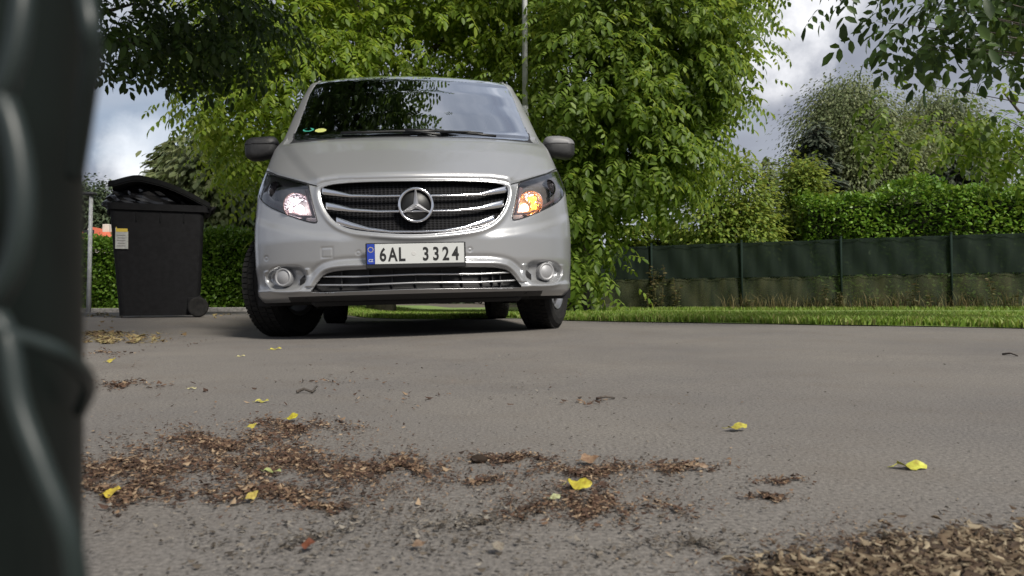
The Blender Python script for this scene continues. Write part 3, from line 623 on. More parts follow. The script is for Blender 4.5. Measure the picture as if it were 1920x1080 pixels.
# mirrors
cap_m = mat('mirror_cap', (.14, .14, .145), .5)
def mirror(sg):
    mr = empty('wing_mirror'); mr.parent = van; mr.location = (sg * 1.02, 1.16, 1.265); mr.scale = (.94, .94, .94)
    def body(zlo, zhi, mtl, name, grow=1.0):
        V = []; F = []; n = 20; rings = [(-.075, .55), (-.065, .85), (-.035, 1), (.02, 1.0), (.055, .97), (.06, .90)]
        for y, k in rings:
            for j in range(n):
                t = 2 * math.pi * j / n; ct, st__ = math.cos(t), math.sin(t); x = .115 * math.copysign(abs(ct) ** .55, ct) * k; z = .082 * math.copysign(abs(st__) ** .6, st__) * k
                if sg * x < 0: z *= .92
                z += .014 * (sg * x / .115) * -1; V.append((x * grow, y * grow, min(max(z * grow, zlo), zhi)))
        for i in range(len(rings) - 1):
            for j in range(n): F.append((i * n + j, i * n + (j + 1) % n, (i + 1) * n + (j + 1) % n, (i + 1) * n + j))
        F.append(tuple(range(n))[::-1]); F.append(tuple((len(rings) - 1) * n + j for j in range(n)))
        return link(name, mesh(name, V, F, [mtl], None, True), mr)
    body(-1, 1, black_plastic, 'mirror_housing'); body(.018, 1, cap_m if sg > 0 else black_plastic, 'mirror_cap', 1.02)
    link('mirror_glass', MB().box((0, .064, 0), (.19, .004, .13), bev=.002).mesh('mirror_glass', [chrome]), mr)
    link('mirror_arm', MB().tube([(-sg * .15, .05, -.06), (-sg * .10, .01, -.062), (-sg * .04, 0, -.05)], [.030, .026, .024], 8).mesh('mirror_arm', [black_plastic], True), mr)
mirror(1); mirror(-1)
# roof rails
for sg in (1, -1):
    P = [(sg * .70, 1.72, 1.88), (sg * .70, 1.95, 1.94), (sg * .70, 2.15, 1.975), (sg * .69, 3.2, 1.99), (sg * .68, 4.4, 1.97), (sg * .65, 4.6, 1.89)]
    link('roof_rail', MB().tube(P, [.009, .014, .015, .015, .015, .012], 8).mesh('roof_rail', [mat('rail', (.16, .16, .165), .4, .6)], True), van)
# wheels
rim_m = mat('alloy', (.30, .30, .31), .35, .85)
def tyre_mesh():
    prof = [(.205, -.085), (.235, -.105), (.28, -.115), (.315, -.108), (.335, -.088), (.342, -.05), (.343, 0), (.342, .05), (.335, .088), (.315, .108), (.28, .115), (.235, .105), (.205, .085)]
    m = MB().lathe(prof, 64)
    for k in range(64):                              # tread blocks
        a = 2 * math.pi * k / 64
        for z in (-.072, -.026, .026, .072): m.box((.3435 * math.cos(a + z * .5), .3435 * math.sin(a + z * .5), z), (.006, .026, .036), rot=Matrix.Rotation(a + z * .5, 3, 'Z'))
    return m.mesh('tyre', [rubber])
def rim_mesh():
    m = MB().lathe([(.208, .09), (.215, .1), (.205, .095), (.19, .07), (.185, 0), (.185, -.08), (.21, -.09)], 48); m.lathe([(0, .078), (.03, .078), (.045, .07), (.055, .05), (.05, .03)], 24)
    for k in range(10):
        a = 2 * math.pi * k / 10; Mr = Matrix.Rotation(a, 3, 'Z'); m.box(Mr @ Vector((.12, 0, .062)), (.15, .026, .02), rot=Mr, bev=.005)
    m.lathe([(0, .0), (.16, .0)], 32, 1)
    return m.mesh('rim', [rim_m, cabin_m])
ty, ri = tyre_mesh(), rim_mesh()
for sg, s, st__ in ((-1, .90, 1), (1, .90, 1), (-1, 4.1, 0), (1, 4.1, 0)):
    wh = empty('wheel', (sg * (.835 if st__ else .855), s, .343), (0, 0, math.radians(-24) * st__)); wh.parent = van
    # local wheel axis +Z -> outward
    q = Euler((0, sg * math.pi / 2, 0)); link('tyre', ty, wh, rot=q); link('rim', ri, wh, rot=q)

# ------------------------------------------------------------------ wheelie bin
BY = 7.15
bl = at(225, 596, BY); br_ = at(366, 596, BY); bx0 = (bl.x + br_.x) / 2 - .15; bz = float(ground(bx0, BY)); 
bin_m = vary(mat('bin_plastic', rough=.7, spec=.18), 25, (.0045, .0045, .005), (.008, .008, .009), .0005)
bn = empty('wheelie_bin', (bx0 + .08, BY + .22, bz), (0, 0, math.radians(23))); thing(bn, 'black wheeled rubbish bin with a yellow sticker, its lid propped up by a bag', 'wheelie bin')
def taper(h0, h1, wb_, wt, db, dt, cxb=0, cxt=0, rad=.05, n=5):
    V = []; F = []
    def ringp(wd, dp, cx, z):
        P = []
        for qx, qy, a0 in ((1, 1, 0), (-1, 1, 90), (-1, -1, 180), (1, -1, 270)):
            for k in range(n): a = math.radians(a0 + 90 * k / (n - 1)); P.append((cx + qx * (wd / 2 - rad) + rad * math.cos(a), qy * (dp / 2 - rad) + rad * math.sin(a), z))
        return P
    K = 4 * n; lv = 8
    for i in range(lv): t = i / (lv - 1); V += ringp(wb_ + (wt - wb_) * t, db + (dt - db) * t, cxb + (cxt - cxb) * t, h0 + (h1 - h0) * t)
    for i in range(lv - 1):
        for k in range(K): F.append((i * K + k, i * K + (k + 1) % K, (i + 1) * K + (k + 1) % K, (i + 1) * K + k))
    F.append(tuple(range(K))[::-1]); F.append(tuple((lv - 1) * K + k for k in range(K))); return V, F
px = BY / FPX
V, F = taper(.02, .99, .68, .80, .46, .54, 0, -.02); bb = MB().add(V, F)
link('bin_body', bb.mesh('bin_body', [bin_m], False), bn)
V, F = taper(.985, 1.045, .87, .89, .58, .59, -.0, -.0, .06); link('bin_rim', MB().add(V, F).mesh('bin_rim', [bin_m]), bn)
link('front_grip', MB().box((-.42, 0, .965), (.05, .46, .05), bev=.015).mesh('front_grip', [bin_m]), bn)
link('handle', MB().tube([(.40, -.22, .98), (.45, -.22, 1.03), (.47, -.2, 1.04), (.47, .2, 1.04), (.45, .22, 1.03), (.40, .22, .98)], .016, 8).mesh('handle', [bin_m], True), bn)
for y in (-.285, .285):
    whl = MB().lathe([(0, -.02), (.03, -.025), (.06, -.015), (.085, -.026), (.10, -.022), (.102, 0), (.10, .022), (.085, .026), (.06, .015), (0, .02)], 32, M=Matrix.Rotation(math.pi / 2, 3, 'X'))
    link('bin_wheel', whl.mesh('bin_wheel', [rubber], True), bn, (.325, y * .98, .095), None).scale = (.9, 1, .92)
link('wheel_housing', MB().box((.29, 0, .13), (.16, .49, .16), bev=.03).mesh('wheel_housing', [bin_m]), bn)
for x in (-.2, 0, .2): link('side_rib', MB().box((x, -.262, .93), (.014, .03, .10), bev=.004).mesh('side_rib', [bin_m]), bn)
# sticker
lab = empty('sticker'); lab.parent = bn; lab.location = (-.318, -.262, .76); lab.rotation_euler = (math.radians(-2.5), 0, 0)
link('sticker_sheet', MB().box((0, 0, 0), (.105, .002, .265), bev=.0008).mesh('sticker_sheet', [vary(mat('sticker_white', rough=.5), 40, (.30, .30, .28), (.42, .42, .40))]), lab)
link('sticker_band', MB().box((0, -.002, .072), (.095, .002, .10), bev=.0008).mesh('sticker_band', [mat('sticker_yellow_band', (.55, .40, .04), .5)]), lab)
ln = MB()
for k in range(5): ln.box((-.005, -.002, -.01 - k * .024), (.07 - .012 * (k % 2), .0016, .007))
link('sticker_print', ln.mesh('sticker_print', [mat('print_grey', (.16, .16, .15), .6)]), lab)
# lid: domed shell hinged at the right end, propped up
lid = MB(); nx_, ny_ = 18, 10; LV = []; LF = []; A = math.radians(17)
for i in range(nx_):
    t = i / (nx_ - 1); d = t * .90
    bend = .065 * math.sin(math.pi * min(1, t * 1.05)) ; zz = math.sin(A) * d + bend - .14 * max(0, t - .72) ** 1.2 * 3.2; xx_ = .43 - math.cos(A) * d
    for j in range(ny_):
        s = j / (ny_ - 1) * 2 - 1; y = s * .30; LV.append((xx_, y, 1.06 + zz + .03 * (1 - s ** 4) + (-.035 if abs(s) > .99 else 0)))
for i in range(nx_ - 1):
    for j in range(ny_ - 1): a = i * ny_ + j; LF.append((a, a + 1, a + ny_ + 1, a + ny_))
n0 = len(LV); LV += [(x, y * .985, z - .012) for x, y, z in LV]; LF += [tuple(i + n0 for i in f[::-1]) for f in LF]
bord = [j for j in range(ny_)] + [i * ny_ + ny_ - 1 for i in range(1, nx_)] + [(nx_ - 1) * ny_ + j for j in range(ny_ - 2, -1, -1)] + [i * ny_ for i in range(nx_ - 2, 0, -1)]
LF += [(bord[k], bord[(k + 1) % len(bord)], bord[(k + 1) % len(bord)] + n0, bord[k] + n0) for k in range(len(bord))]
link('lid', mesh('lid', LV, LF, [bin_m], None, True), bn)
# bag
bagm = mat('bag_film', (.008, .008, .009), .22, 0, .6)
V = []; F = []; nu, nv = 40, 22
for i in range(nv):
    ph = math.pi * i / (nv - 1)
    for j in range(nu):
        th = 2 * math.pi * j / nu; x, y, z = math.sin(ph) * math.cos(th), math.sin(ph) * math.sin(th), math.cos(ph)
        k = 1 + .07 * math.sin(7 * th + 3 * ph) * math.sin(ph * 5) + .05 * math.sin(13 * th - 9 * ph) + .04 * rnd.uniform(-1, 1)
        V.append((-.10 + .37 * x * k, .24 * y * k, 1.06 + .185 * z * k - (.05 if x > .2 else 0) * (x - .2)))
for i in range(nv - 1):
    for j in range(nu): F.append((i * nu + j, i * nu + (j + 1) % nu, (i + 1) * nu + (j + 1) % nu, (i + 1) * nu + j))
Mbn = Matrix.Translation(bn.location) @ bn.rotation_euler.to_matrix().to_4x4()
bag = link('rubbish_bag', mesh('rubbish_bag', [Mbn @ Vector(p) for p in V], F, [bagm], None, False)); thing(bag, 'shiny black rubbish bag bulging out from under the raised bin lid', 'rubbish bag')

# ------------------------------------------------------------------ foliage engine
def leaflet(round_=.2):
    V = np.array([(0, 0, 0), (.5, 0, -.03), (1, 0, -.12), (.22, round_ * .75, .035), (.62, round_, .02), (.22, -round_ * .75, .035), (.62, -round_, .02)])
    F = np.array([(0, 1, 4), (0, 4, 3), (1, 2, 4), (0, 5, 6), (0, 6, 1), (1, 6, 2)]); return V, F
def rotm(a, axis):
    c, s = math.cos(a), math.sin(a); return np.array({'x': [[1, 0, 0], [0, c, -s], [0, s, c]], 'y': [[c, 0, s], [0, 1, 0], [-s, 0, c]], 'z': [[c, -s, 0], [s, c, 0], [0, 0, 1]]}[axis])
def compound(pairs=3, L_=.105, spread=1.15, droop=.45):
    v, f = leaflet(.23); Vs = []; Fs = []; b = 0; stem = .28 / .13 * L_
    def put(pos, yaw, pit, k):
        nonlocal b
        W = (v * L_ * k) @ rotm(pit, 'y').T @ rotm(yaw, 'z').T + pos; Vs.append(W); Fs.append(f + b); b += len(v)
    for i in range(pairs):
        t = .25 + .6 * i / max(1, pairs - 1); p = np.array((stem * t, 0, -stem * .25 * t * t))
        for sg in (1, -1): put(p, sg * (spread + .1 * math.sin(i * 3 + sg)), droop + .12 * math.sin(i * 5 + sg * 2), .78 + .12 * i / pairs)
    put(np.array((stem, 0, -stem * .25)), .05, droop + .25, 1.15)
    return np.concatenate(Vs), np.concatenate(Fs)
def frames(dirs, roll):                              # x axis = dir, z roughly up
    d = dirs / np.linalg.norm(dirs, axis=1, keepdims=True); up = np.array([0, 0, 1.0]) + R.normal(0, roll, d.shape)
    y = np.cross(up, d); y /= np.linalg.norm(y, axis=1, keepdims=True) + 1e-9; z = np.cross(d, y); return np.stack([d, y, z], -1)
def scatter(tv, tf, pos, dirs, scale, roll=.25):
    M = frames(dirs, roll) * scale[:, None, None]; W = np.einsum('nij,vj->nvi', M, tv) + pos[:, None, :]
    n, k = len(pos), len(tv); F = (tf[None] + (np.arange(n) * k)[:, None, None]).reshape(-1, 3); return W.reshape(-1, 3), F
def blob_points(blobs, n, per=10, csize=.35, shell=.62, zmin=None):
    vol = np.array([b[3] * b[4] * b[5] for b in blobs]) ** .75; idx = R.choice(len(blobs), n // per + 1, p=vol / vol.sum()); B = np.array(blobs)[idx]
    d = R.normal(size=(len(idx), 3)); d /= np.linalg.norm(d, axis=1, keepdims=True); r = shell + (1 - shell) * R.random(len(idx)) ** .6
    r *= 1 + .13 * np.sin(5 * d[:, 0] + 3 * d[:, 2]) + .10 * np.sin(9 * d[:, 1] + 7 * d[:, 2])
    c = B[:, :3] + d * r[:, None] * B[:, 3:6]; C = np.repeat(c, per, 0); Dd = np.repeat(d, per, 0); off = R.normal(0, csize * .45, C.shape); off[:, 2] *= .6
    P = C + off; dr = Dd * np.array([1, 1, .4]) + off / csize * .8 + R.normal(0, .35, C.shape)
    if zmin is not None: k = P[:, 2] > zmin; P, dr = P[k], dr[k]
    return P, dr
bark = vary(mat('bark', rough=.9), 14, (.05, .042, .035), (.12, .10, .085), .01, stretch=(1, 1, .25))
birch_bark = vary(mat('birch_bark', rough=.8), 9, (.06, .055, .05), (.5, .49, .46), .004, stretch=(1, 1, 3))
def tree(name, label, base, blobs, lm, n, tmpl, lsize, trunk=.16, down=.55, per=10, csize=.35, shell=.6, group=None, cat='tree', bk=None, zmin=.15, nparts=0, partname='leaf', limbs=9, height=None, limb_r=None):
    base = Vector((base[0], base[1], float(ground(base[0], base[1])))); t = empty(name, base); thing(t, label, cat, group)
    P, dr = blob_points(blobs, n, per, csize, shell, zmin); dr[:, 2] -= down; sc = R.uniform(.75, 1.2, len(P)) * lsize
    B0 = np.array(base)
    if nparts:
        # the clusters nearest the camera become individual leaves
        dist = np.linalg.norm(P - np.array([0, 0, .2]), axis=1) ; fr = P[:, 0] / P[:, 1]; vis = (np.abs(fr) < .67) & (P[:, 2] / P[:, 1] < .37)
        o_ = np.argsort(np.where(vis, dist, 1e9))[:nparts]; mk = np.zeros(len(P), bool); mk[o_] = True
        lmsh = mesh(partname, tmpl[0], tmpl[1], [lm]); Mf = frames(dr[o_], .25)
        for k, ix in enumerate(o_):
            o = D.objects.new(partname, lmsh); col.objects.link(o); o.parent = t
            m4 = Matrix.Identity(4)
            for a in range(3):
                for b in range(3): m4[a][b] = Mf[k, a, b] * sc[ix]
                m4[a][3] = P[ix, a] - B0[a]
            o.matrix_local = m4
        P, dr, sc = P[~mk], dr[~mk], sc[~mk]
    V, F = scatter(tmpl[0], tmpl[1], P, dr, sc); link('crown', mesh('crown', V - B0, F, [lm]), t, stuff=True)
    # trunk and limbs reaching into the blobs
    bc = np.array(blobs); top = bc[np.argmax(bc[:, 2])]; mid = Vector(bc[:, :3].mean(0)) - base; tp = Vector((top[0], top[1], top[2] + top[5] * (.5 if height is None else height))) - base
    tb = MB(); K = 8; pts = []; 
    for i in range(K):
        s = i / (K - 1); pts.append(Vector((tp.x * s ** 1.6 + .06 * math.sin(i * 2.1) * s, tp.y * s ** 1.6 + .05 * math.cos(i * 1.7) * s, tp.z * s)))
    tb.tube(pts, [trunk * (1.25 if i == 0 else 1) * (1 - .85 * i / (K - 1)) for i in range(K)], 10); link('trunk', tb.mesh('trunk', [bk or bark], True), t)
    lb_ = MB()
    for b in range(limbs):
        bl_ = blobs[b % len(blobs)]; d = Vector(R.normal(size=3)); d.normalize(); e_ = Vector(bl_[:3]) + Vector((d.x * bl_[3], d.y * bl_[4], abs(d.z) * bl_[5])) * .75 - base
        k = min(K - 2, max(1, int(K * min(.85, max(.2, (e_.z * .55) / max(.1, tp.z)))))); s = pts[k]; m = s.lerp(e_, .5) + Vector((0, 0, .12 * (e_ - s).length)); r0 = limb_r or trunk * .42
        lb_.tube([s, s.lerp(m, .5) + Vector((0, 0, .03)), m, m.lerp(e_, .5), e_], [r0, r0 * .8, r0 * .6, r0 * .35, r0 * .12], 6)
    link('limb', lb_.mesh('limb', [bk or bark], True), t)
    return t
CMP = compound(); CMPb = compound(2, .13, .9, .7)
v_, f_ = leaflet(.28); SIMPLE = (v_, f_)
v_q = np.array([(0, 0, 0), (.5, .24, .03), (1, 0, -.1), (.5, -.24, .03)]); QUAD = (v_q, np.array([(0, 2, 1), (0, 3, 2)]))
def spray(n=7, L_=.5, w_=.05, droop=.3):             # needle or fine-leaved spray
    Vs = []; Fs = []; b = 0
    for i in range(n):
        for sg in (1, -1):
            p = np.array((L_ * i / n, 0, -droop * L_ * (i / n) ** 2)); W = (v_q * np.array((L_ * .42, w_ * 4, .5 * L_ * .4))) @ rotm(.25, 'y').T @ rotm(sg * .85, 'z').T + p; Vs.append(W); Fs.append(QUAD[1] + b); b += 4
    return np.concatenate(Vs), np.concatenate(Fs)
SPR = spray()
lf_walnut = leafmat('walnut_leaf', [(.09, .155, .013), (.14, .225, .02), (.20, .295, .028), (.30, .38, .07)], .55, .5)
lf_walnut2 = leafmat('walnut_leaf_deep', [(.065, .115, .014), (.10, .17, .018), (.145, .225, .028), (.22, .30, .055)], .52, .5)
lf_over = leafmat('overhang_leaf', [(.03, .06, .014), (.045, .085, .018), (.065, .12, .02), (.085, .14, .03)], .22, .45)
lf_hedge = leafmat('hedge_leaf', [(.07, .15, .015), (.11, .22, .02), (.15, .27, .03), (.22, .34, .06)], .3, .4)
lf_laurel = leafmat('laurel_leaf', [(.06, .14, .012), (.10, .20, .018), (.14, .26, .028), (.22, .34, .07)], .32, .4)
lf_shrub = leafmat('shrub_leaf', [(.09, .15, .02), (.13, .20, .03), (.19, .25, .04), (.26, .30, .06)], .35, .5)
lf_birch = leafmat('birch_leaf', [(.08, .11, .04), (.11, .145, .05), (.15, .18, .075), (.19, .21, .10)], .3, .5)
lf_spruce = leafmat('spruce_needle', [(.035, .05, .03), (.05, .07, .045), (.075, .09, .06), (.10, .105, .07)], .1, .6)
lf_far = leafmat('far_leaf', [(.04, .065, .03), (.06, .085, .04), (.08, .105, .05)], .2, .6)
def B(px, py, Y, rx, ry, rz): p = at(px, py, Y); return (p.x, p.y, p.z, rx, ry, rz)
# walnut tree left of the pole
tree('walnut_tree', 'large bright walnut tree spreading directly behind the van, left of the tall pole', (-2.3, 13.6), [
    B(560, 150, 11.8, 1.5, 1.2, 1.6), B(760, 60, 12.3, 1.7, 1.4, 1.3), B(900, 110, 12.6, 1.2, 1.2, 1.3), B(475, 250, 14.8, .80, .9, 1.0), B(590, 320, 12.8, .9, 1.2, .9),
    B(640, -120, 12.5, 2.6, 2, 1.6), B(900, 300, 13.4, 1.5, 1.2, 1.5), B(700, 330, 13.6, 2.0, 1.0, 1.8), B(950, -60, 12.8, 1.3, 1.3, 1.4), B(1010, 210, 13.6, .8, 1, 1.6), B(425, 200, 12.0, .55, .8, .6), B(480, 70, 11.8, 1.1, 1.0, .9)],
    lf_walnut, 11500, CMP, 1.15, trunk=.22, per=9, csize=.5, nparts=220, shell=.45, limbs=14)
# walnut tree right of the pole
tree('walnut_tree', 'dense darker walnut tree right of the pole, its lowest boughs drooping to the grass', (1.15, 13.6), [
    B(1110, 120, 10.8, 1.0, 1.0, 1.3), B(1230, 100, 11.2, 1.1, 1.1, 1.2), B(1180, 280, 11.0, 1.0, 1.0, 1.1), B(1240, 230, 11.6, 1.0, .9, 1.0), B(1085, 400, 11.0, .40, .8, .8), B(1180, 330, 12.0, .9, .8, .5), B(1305, 120, 11.6, .75, .8, .75),
    B(1372, 70, 11.4, .34, .5, .30), B(1265, 280, 12.0, .40, .6, .5), B(1180, -100, 11.5, 2.2, 1.6, 1.4), B(1095, 500, 10.6, .26, .4, .34), B(1060, 300, 11.5, .6, .8, 1.4), B(1330, 30, 11.2, .6, .7, .4), B(1345, 170, 11.6, .12, .3, .3)],
    lf_walnut2, 9000, CMP, 1.12, trunk=.20, per=9, csize=.45, nparts=220, shell=.45, limbs=12)
# tree overhead on the left: stands left of the van, crown reaching over it
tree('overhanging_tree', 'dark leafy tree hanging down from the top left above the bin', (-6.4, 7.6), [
    B(300, 20, 8.0, 1.5, 1.3, .50), B(380, 50, 8.4, .6, .9, .45), B(250, 60, 7.4, .50, .7, .28), B(290, 90, 8.6, .30, .5, .16), (-1.2, 1.9, 5.0, 1.7, 1.5, .7), (-2.6, 3.6, 5.1, 1.5, 1.4, .7), (-1.9, 6.2, 4.7, 1.3, 1.3, .6), (-2.3, 6.2, 5.4, 1.5, 1.6, .8),  # out-of-view boughs near the camera are added to shade the van's left
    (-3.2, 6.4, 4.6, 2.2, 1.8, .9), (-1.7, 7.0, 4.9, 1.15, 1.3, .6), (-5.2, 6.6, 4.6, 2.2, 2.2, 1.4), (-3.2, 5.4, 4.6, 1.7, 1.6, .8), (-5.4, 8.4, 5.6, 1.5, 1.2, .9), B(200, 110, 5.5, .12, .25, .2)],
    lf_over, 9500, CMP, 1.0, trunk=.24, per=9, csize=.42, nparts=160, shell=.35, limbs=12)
# tree on the right with branches hanging in at the upper right
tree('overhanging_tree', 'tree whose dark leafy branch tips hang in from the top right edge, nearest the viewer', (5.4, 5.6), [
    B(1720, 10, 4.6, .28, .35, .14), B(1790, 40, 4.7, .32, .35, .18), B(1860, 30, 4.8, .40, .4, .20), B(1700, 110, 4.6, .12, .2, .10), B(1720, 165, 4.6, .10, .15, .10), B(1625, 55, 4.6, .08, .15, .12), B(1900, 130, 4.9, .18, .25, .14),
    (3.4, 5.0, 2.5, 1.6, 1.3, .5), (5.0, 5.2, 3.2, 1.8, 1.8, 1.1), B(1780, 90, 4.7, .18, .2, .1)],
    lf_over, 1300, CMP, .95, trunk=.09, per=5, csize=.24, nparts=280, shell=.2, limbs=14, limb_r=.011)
tree('overhanging_tree', 'green sapling with drooping sunlit leaves at the right edge, in front of the laurel hedge', (7.6, 9.6), [
    B(1880, 200, 8.4, .42, .4, .30), B(1850, 260, 8.5, .30, .3, .22), B(1790, 250, 8.6, .22, .3, .14), B(1830, 295, 8.6, .22, .3, .10), B(1970, 260, 8.6, .6, .5, .7), B(1900, 300, 8.8, .2, .3, .12), B(1690, 240, 8.2, .38, .3, .20), B(1640, 210, 8.2, .22, .3, .15), B(1720, 290, 8.4, .18, .2, .12)],
    lf_walnut2, 330, CMP, .95, trunk=.07, per=6, csize=.3, nparts=120, shell=.3, limbs=9, limb_r=.010)
# hedges
def hedge(name, label, x0, x1, y, z1, dep, lm, n, lsize, bulge=.06, y1=None, tmpl=SIMPLE, cat='hedge', z0=.03, down=.2, group=None):
    y1 = y if y1 is None else y1; xm = (x0 + x1) / 2; base = Vector((xm, (y + y1) / 2, 0)); t = empty(name, base); thing(t, label, cat, group)
    a = R.random(n); side_ = R.random(n) < .72; x = x0 + (x1 - x0) * a; yy = y + (y1 - y) * a; z = R.uniform(z0, z1, n); top = z1 + bulge * (np.sin(x * 2.3) + np.sin(x * 5.1 + 1) * .6)
    z = z * top / z1; Pf = np.stack([x, yy + R.normal(0, .05, n) + R.random(n) ** 2 * dep * .5 + bulge * .6 * np.sin(x * 3 + z * 4), z + ground(x, yy)], -1)
    Pt = np.stack([x, yy + R.random(n) * dep, top + R.normal(0, .05, n) + ground(x, yy)], -1); P = np.where(side_[:, None], Pf, Pt)
    dr = np.where(side_[:, None], np.array([0, -1, .25]), np.array([0, -.3, .8])) + R.normal(0, .65, (n, 3)); dr[:, 2] -= down
    V, F = scatter(tmpl[0], tmpl[1], P, dr, R.uniform(.7, 1.25, n) * lsize, .5); link('foliage', mesh('foliage', V - np.array(base), F, [lm]), t, stuff=True)
    st = MB()
    for k in range(int((x1 - x0) / .5) + 1): xx = x0 + .25 + k * .5; f = (xx - x0) / (x1 - x0); yb = y + (y1 - y) * f + dep * .5; g0 = float(ground(xx, yb)); st.tube([(xx, yb, g0), (xx + .05, yb, g0 + z1 * .5), (xx - .03, yb, g0 + z1 * .85)], [.03, .025, .01], 6)
    st.v = [(p[0] - base.x, p[1] - base.y, p[2]) for p in st.v]; link('stems', st.mesh('stems', [bark]), t, stuff=True)
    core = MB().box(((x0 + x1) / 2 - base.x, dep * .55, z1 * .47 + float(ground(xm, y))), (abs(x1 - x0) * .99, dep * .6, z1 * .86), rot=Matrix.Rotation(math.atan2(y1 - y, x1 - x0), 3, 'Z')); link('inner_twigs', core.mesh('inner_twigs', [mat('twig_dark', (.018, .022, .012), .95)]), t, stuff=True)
    return t
hedge('clipped_hedge', 'bright green clipped hedge seen between the bin and the van', -6.05, -3.65, 12.7, 1.20, .75, lf_hedge, 17000, .068)
hedge('clipped_hedge', 'shadier clipped hedge left of the bin, behind the short lamp post', -7.7, -6.35, 13.3, 1.14, .75, lf_laurel, 9000, .068)
# ------------------------------------------------------------------ fence with green screen
FP = lambda x: 16.3 - .455 * (x - 2.36); FH = 1.36
net_m = D.materials.new('green_screen'); net_m.use_nodes = True
def build_net(m, c1, c2, transp):
    t = m.node_tree; b = t.nodes['Principled BSDF']; b.inputs['Roughness'].default_value = .8; b.inputs['Specular IOR Level'].default_value = .2
    tc = N(t, 'ShaderNodeTexCoord'); mp = N(t, 'ShaderNodeMapping'); mp.inputs['Scale'].default_value = (2.5, 2.5, .6); L(t, tc.outputs['Object'], mp.inputs[0]); n = N(t, 'ShaderNodeTexNoise'); n.inputs['Scale'].default_value = 2.2; n.inputs['Detail'].default_value = 6; L(t, mp.outputs[0], n.inputs[0])
    r = N(t, 'ShaderNodeValToRGB'); r.color_ramp.elements[0].position = .35; r.color_ramp.elements[1].position = .7; r.color_ramp.elements[0].color = (*c1, 1); r.color_ramp.elements[1].color = (*c2, 1); L(t, n.outputs[0], r.inputs[0]); L(t, r.outputs[0], b.inputs['Base Color'])
    tr = N(t, 'ShaderNodeBsdfTransparent'); mx = N(t, 'ShaderNodeMixShader'); mx.inputs[0].default_value = transp; L(t, b.outputs[0], mx.inputs[1]); L(t, tr.outputs[0], mx.inputs[2]); L(t, mx.outputs[0], t.nodes['Material Output'].inputs[0])
build_net(net_m, (.007, .014, .010), (.013, .022, .015), .05)
net2 = D.materials.new('worn_screen'); net2.use_nodes = True; build_net(net2, (.024, .032, .018), (.060, .062, .032), .15)
post_m = mat('fence_post_green', (.008, .018, .013), .85, 0, .2)
fence = empty('fence', (2.36, FP(2.36), 0)); thing(fence, 'dark green screened wire fence on posts behind the grass verge', 'fence')
posts = [1.25 - 1.65 * 1, 1.25, 2.90, 4.55, 6.20, 7.85, 9.50, 11.15]
fb = Vector((2.36, FP(2.36), 0))
for i, x in enumerate(posts):
    if i == 0: pm = MB().tube([(0, 0, -.05), (0, 0, FH + .03)], .021, 10).lathe([(.024, FH + .03), (.024, FH + .05), (0, FH + .055)], 10).mesh('fence_post', [post_m], True)
    link('fence_post', pm, fence, Vector((x, FP(x), float(ground(x, FP(x))))) - fb)
    if i < len(posts) - 1:
        x1 = posts[i + 1]
        for z0, z1, m_, nm in ((.02, .67, net2, 'lower_screen'), (.675, FH, net_m, 'upper_screen')):
            V = []; F = []; nx_, nz_ = 24, 8
            for a in range(nx_ + 1):
                xx_ = x + (x1 - x) * a / nx_; yy_ = FP(xx_)
                for c in range(nz_ + 1):
                    z = z0 + (z1 - z0) * c / nz_; wv = .012 * math.sin(a * .9 + c * .5 + i) + .008 * math.sin(a * 2.3 + i * 2)
                    V.append((xx_ - fb.x + wv * .4, yy_ - fb.y + .03 + wv, z + float(ground(xx_, yy_)) + (.003 * math.sin(a * .5 + i) if c == nz_ and z1 > 1 else 0)))
            for a in range(nx_):
                for c in range(nz_): k = a * (nz_ + 1) + c; F.append((k, k + nz_ + 1, k + nz_ + 2, k + 1))
            link(nm, mesh(nm, V, F, [m_], None, True), fence)
        for z in (.67, FH - .02):
            P = [Vector((x + (x1 - x) * k / 6, FP(x + (x1 - x) * k / 6), z - .01 * math.sin(math.pi * k / 6))) - fb for k in range(7)]; link('wire', MB().tube(P, .004, 5).mesh('wire', [post_m], True), fence)
# weeds against the fence
weed_m = leafmat('weed_leaf', [(.06, .08, .025), (.10, .11, .04), (.15, .11, .05), (.08, .12, .03)], .3, .6)
WL = ['right one of the tall pair beside the drooping bough', 'middle one of the tall group beside the drooping bough', 'shortest one, nearest the drooping bough', 'just left of the middle post', 'taller one left of the middle post',
      'left of the rightmost post, in mid bay', 'bushier one right of the rightmost post', 'last one at the right edge', 'alone near the leftmost bare post', 'close left of the rightmost post', 'just right of the middle post', 'tallest climbing one by the drooping bough']
for k, (x, h) in enumerate([(3.35, .75), (3.05, .95), (2.75, .5), (6.1, .40), (5.9, .55), (7.2, .62), (8.35, .58), (8.6, .35), (4.6, .3), (7.4, .35), (6.6, .28), (2.9, 1.15)]):
    y = FP(x) - rnd.uniform(.10, .3); g0 = float(ground(x, y)); t = empty('weed', (x, y, g0))
    thing(t, 'thin weed on the green fence, ' + WL[k], 'weed', 'weeds along the fence')
    nst = 3; sb = MB(); P = []; dr = []
    for s in range(nst):
        a = rnd.uniform(0, 6.28); tip = Vector((math.cos(a) * .08, math.sin(a) * .06, h * rnd.uniform(.7, 1))); sb.tube([(0, 0, 0), tip * .5 + Vector((.01, 0, 0)), tip], [.005, .004, .002], 5)
        for q in range(int(h * 26)): f = rnd.uniform(.15, 1); p = tip * f; P.append((p.x, p.y, p.z)); b = rnd.uniform(0, 6.28); dr.append((math.cos(b), math.sin(b), .1))
    link('stem', sb.mesh('stem', [weed_m]), t); V, F = scatter(*SIMPLE, np.array(P), np.array(dr), R.uniform(.05, .10, len(P)), .4); link('foliage', mesh('foliage', V, F, [weed_m]), t, stuff=True)
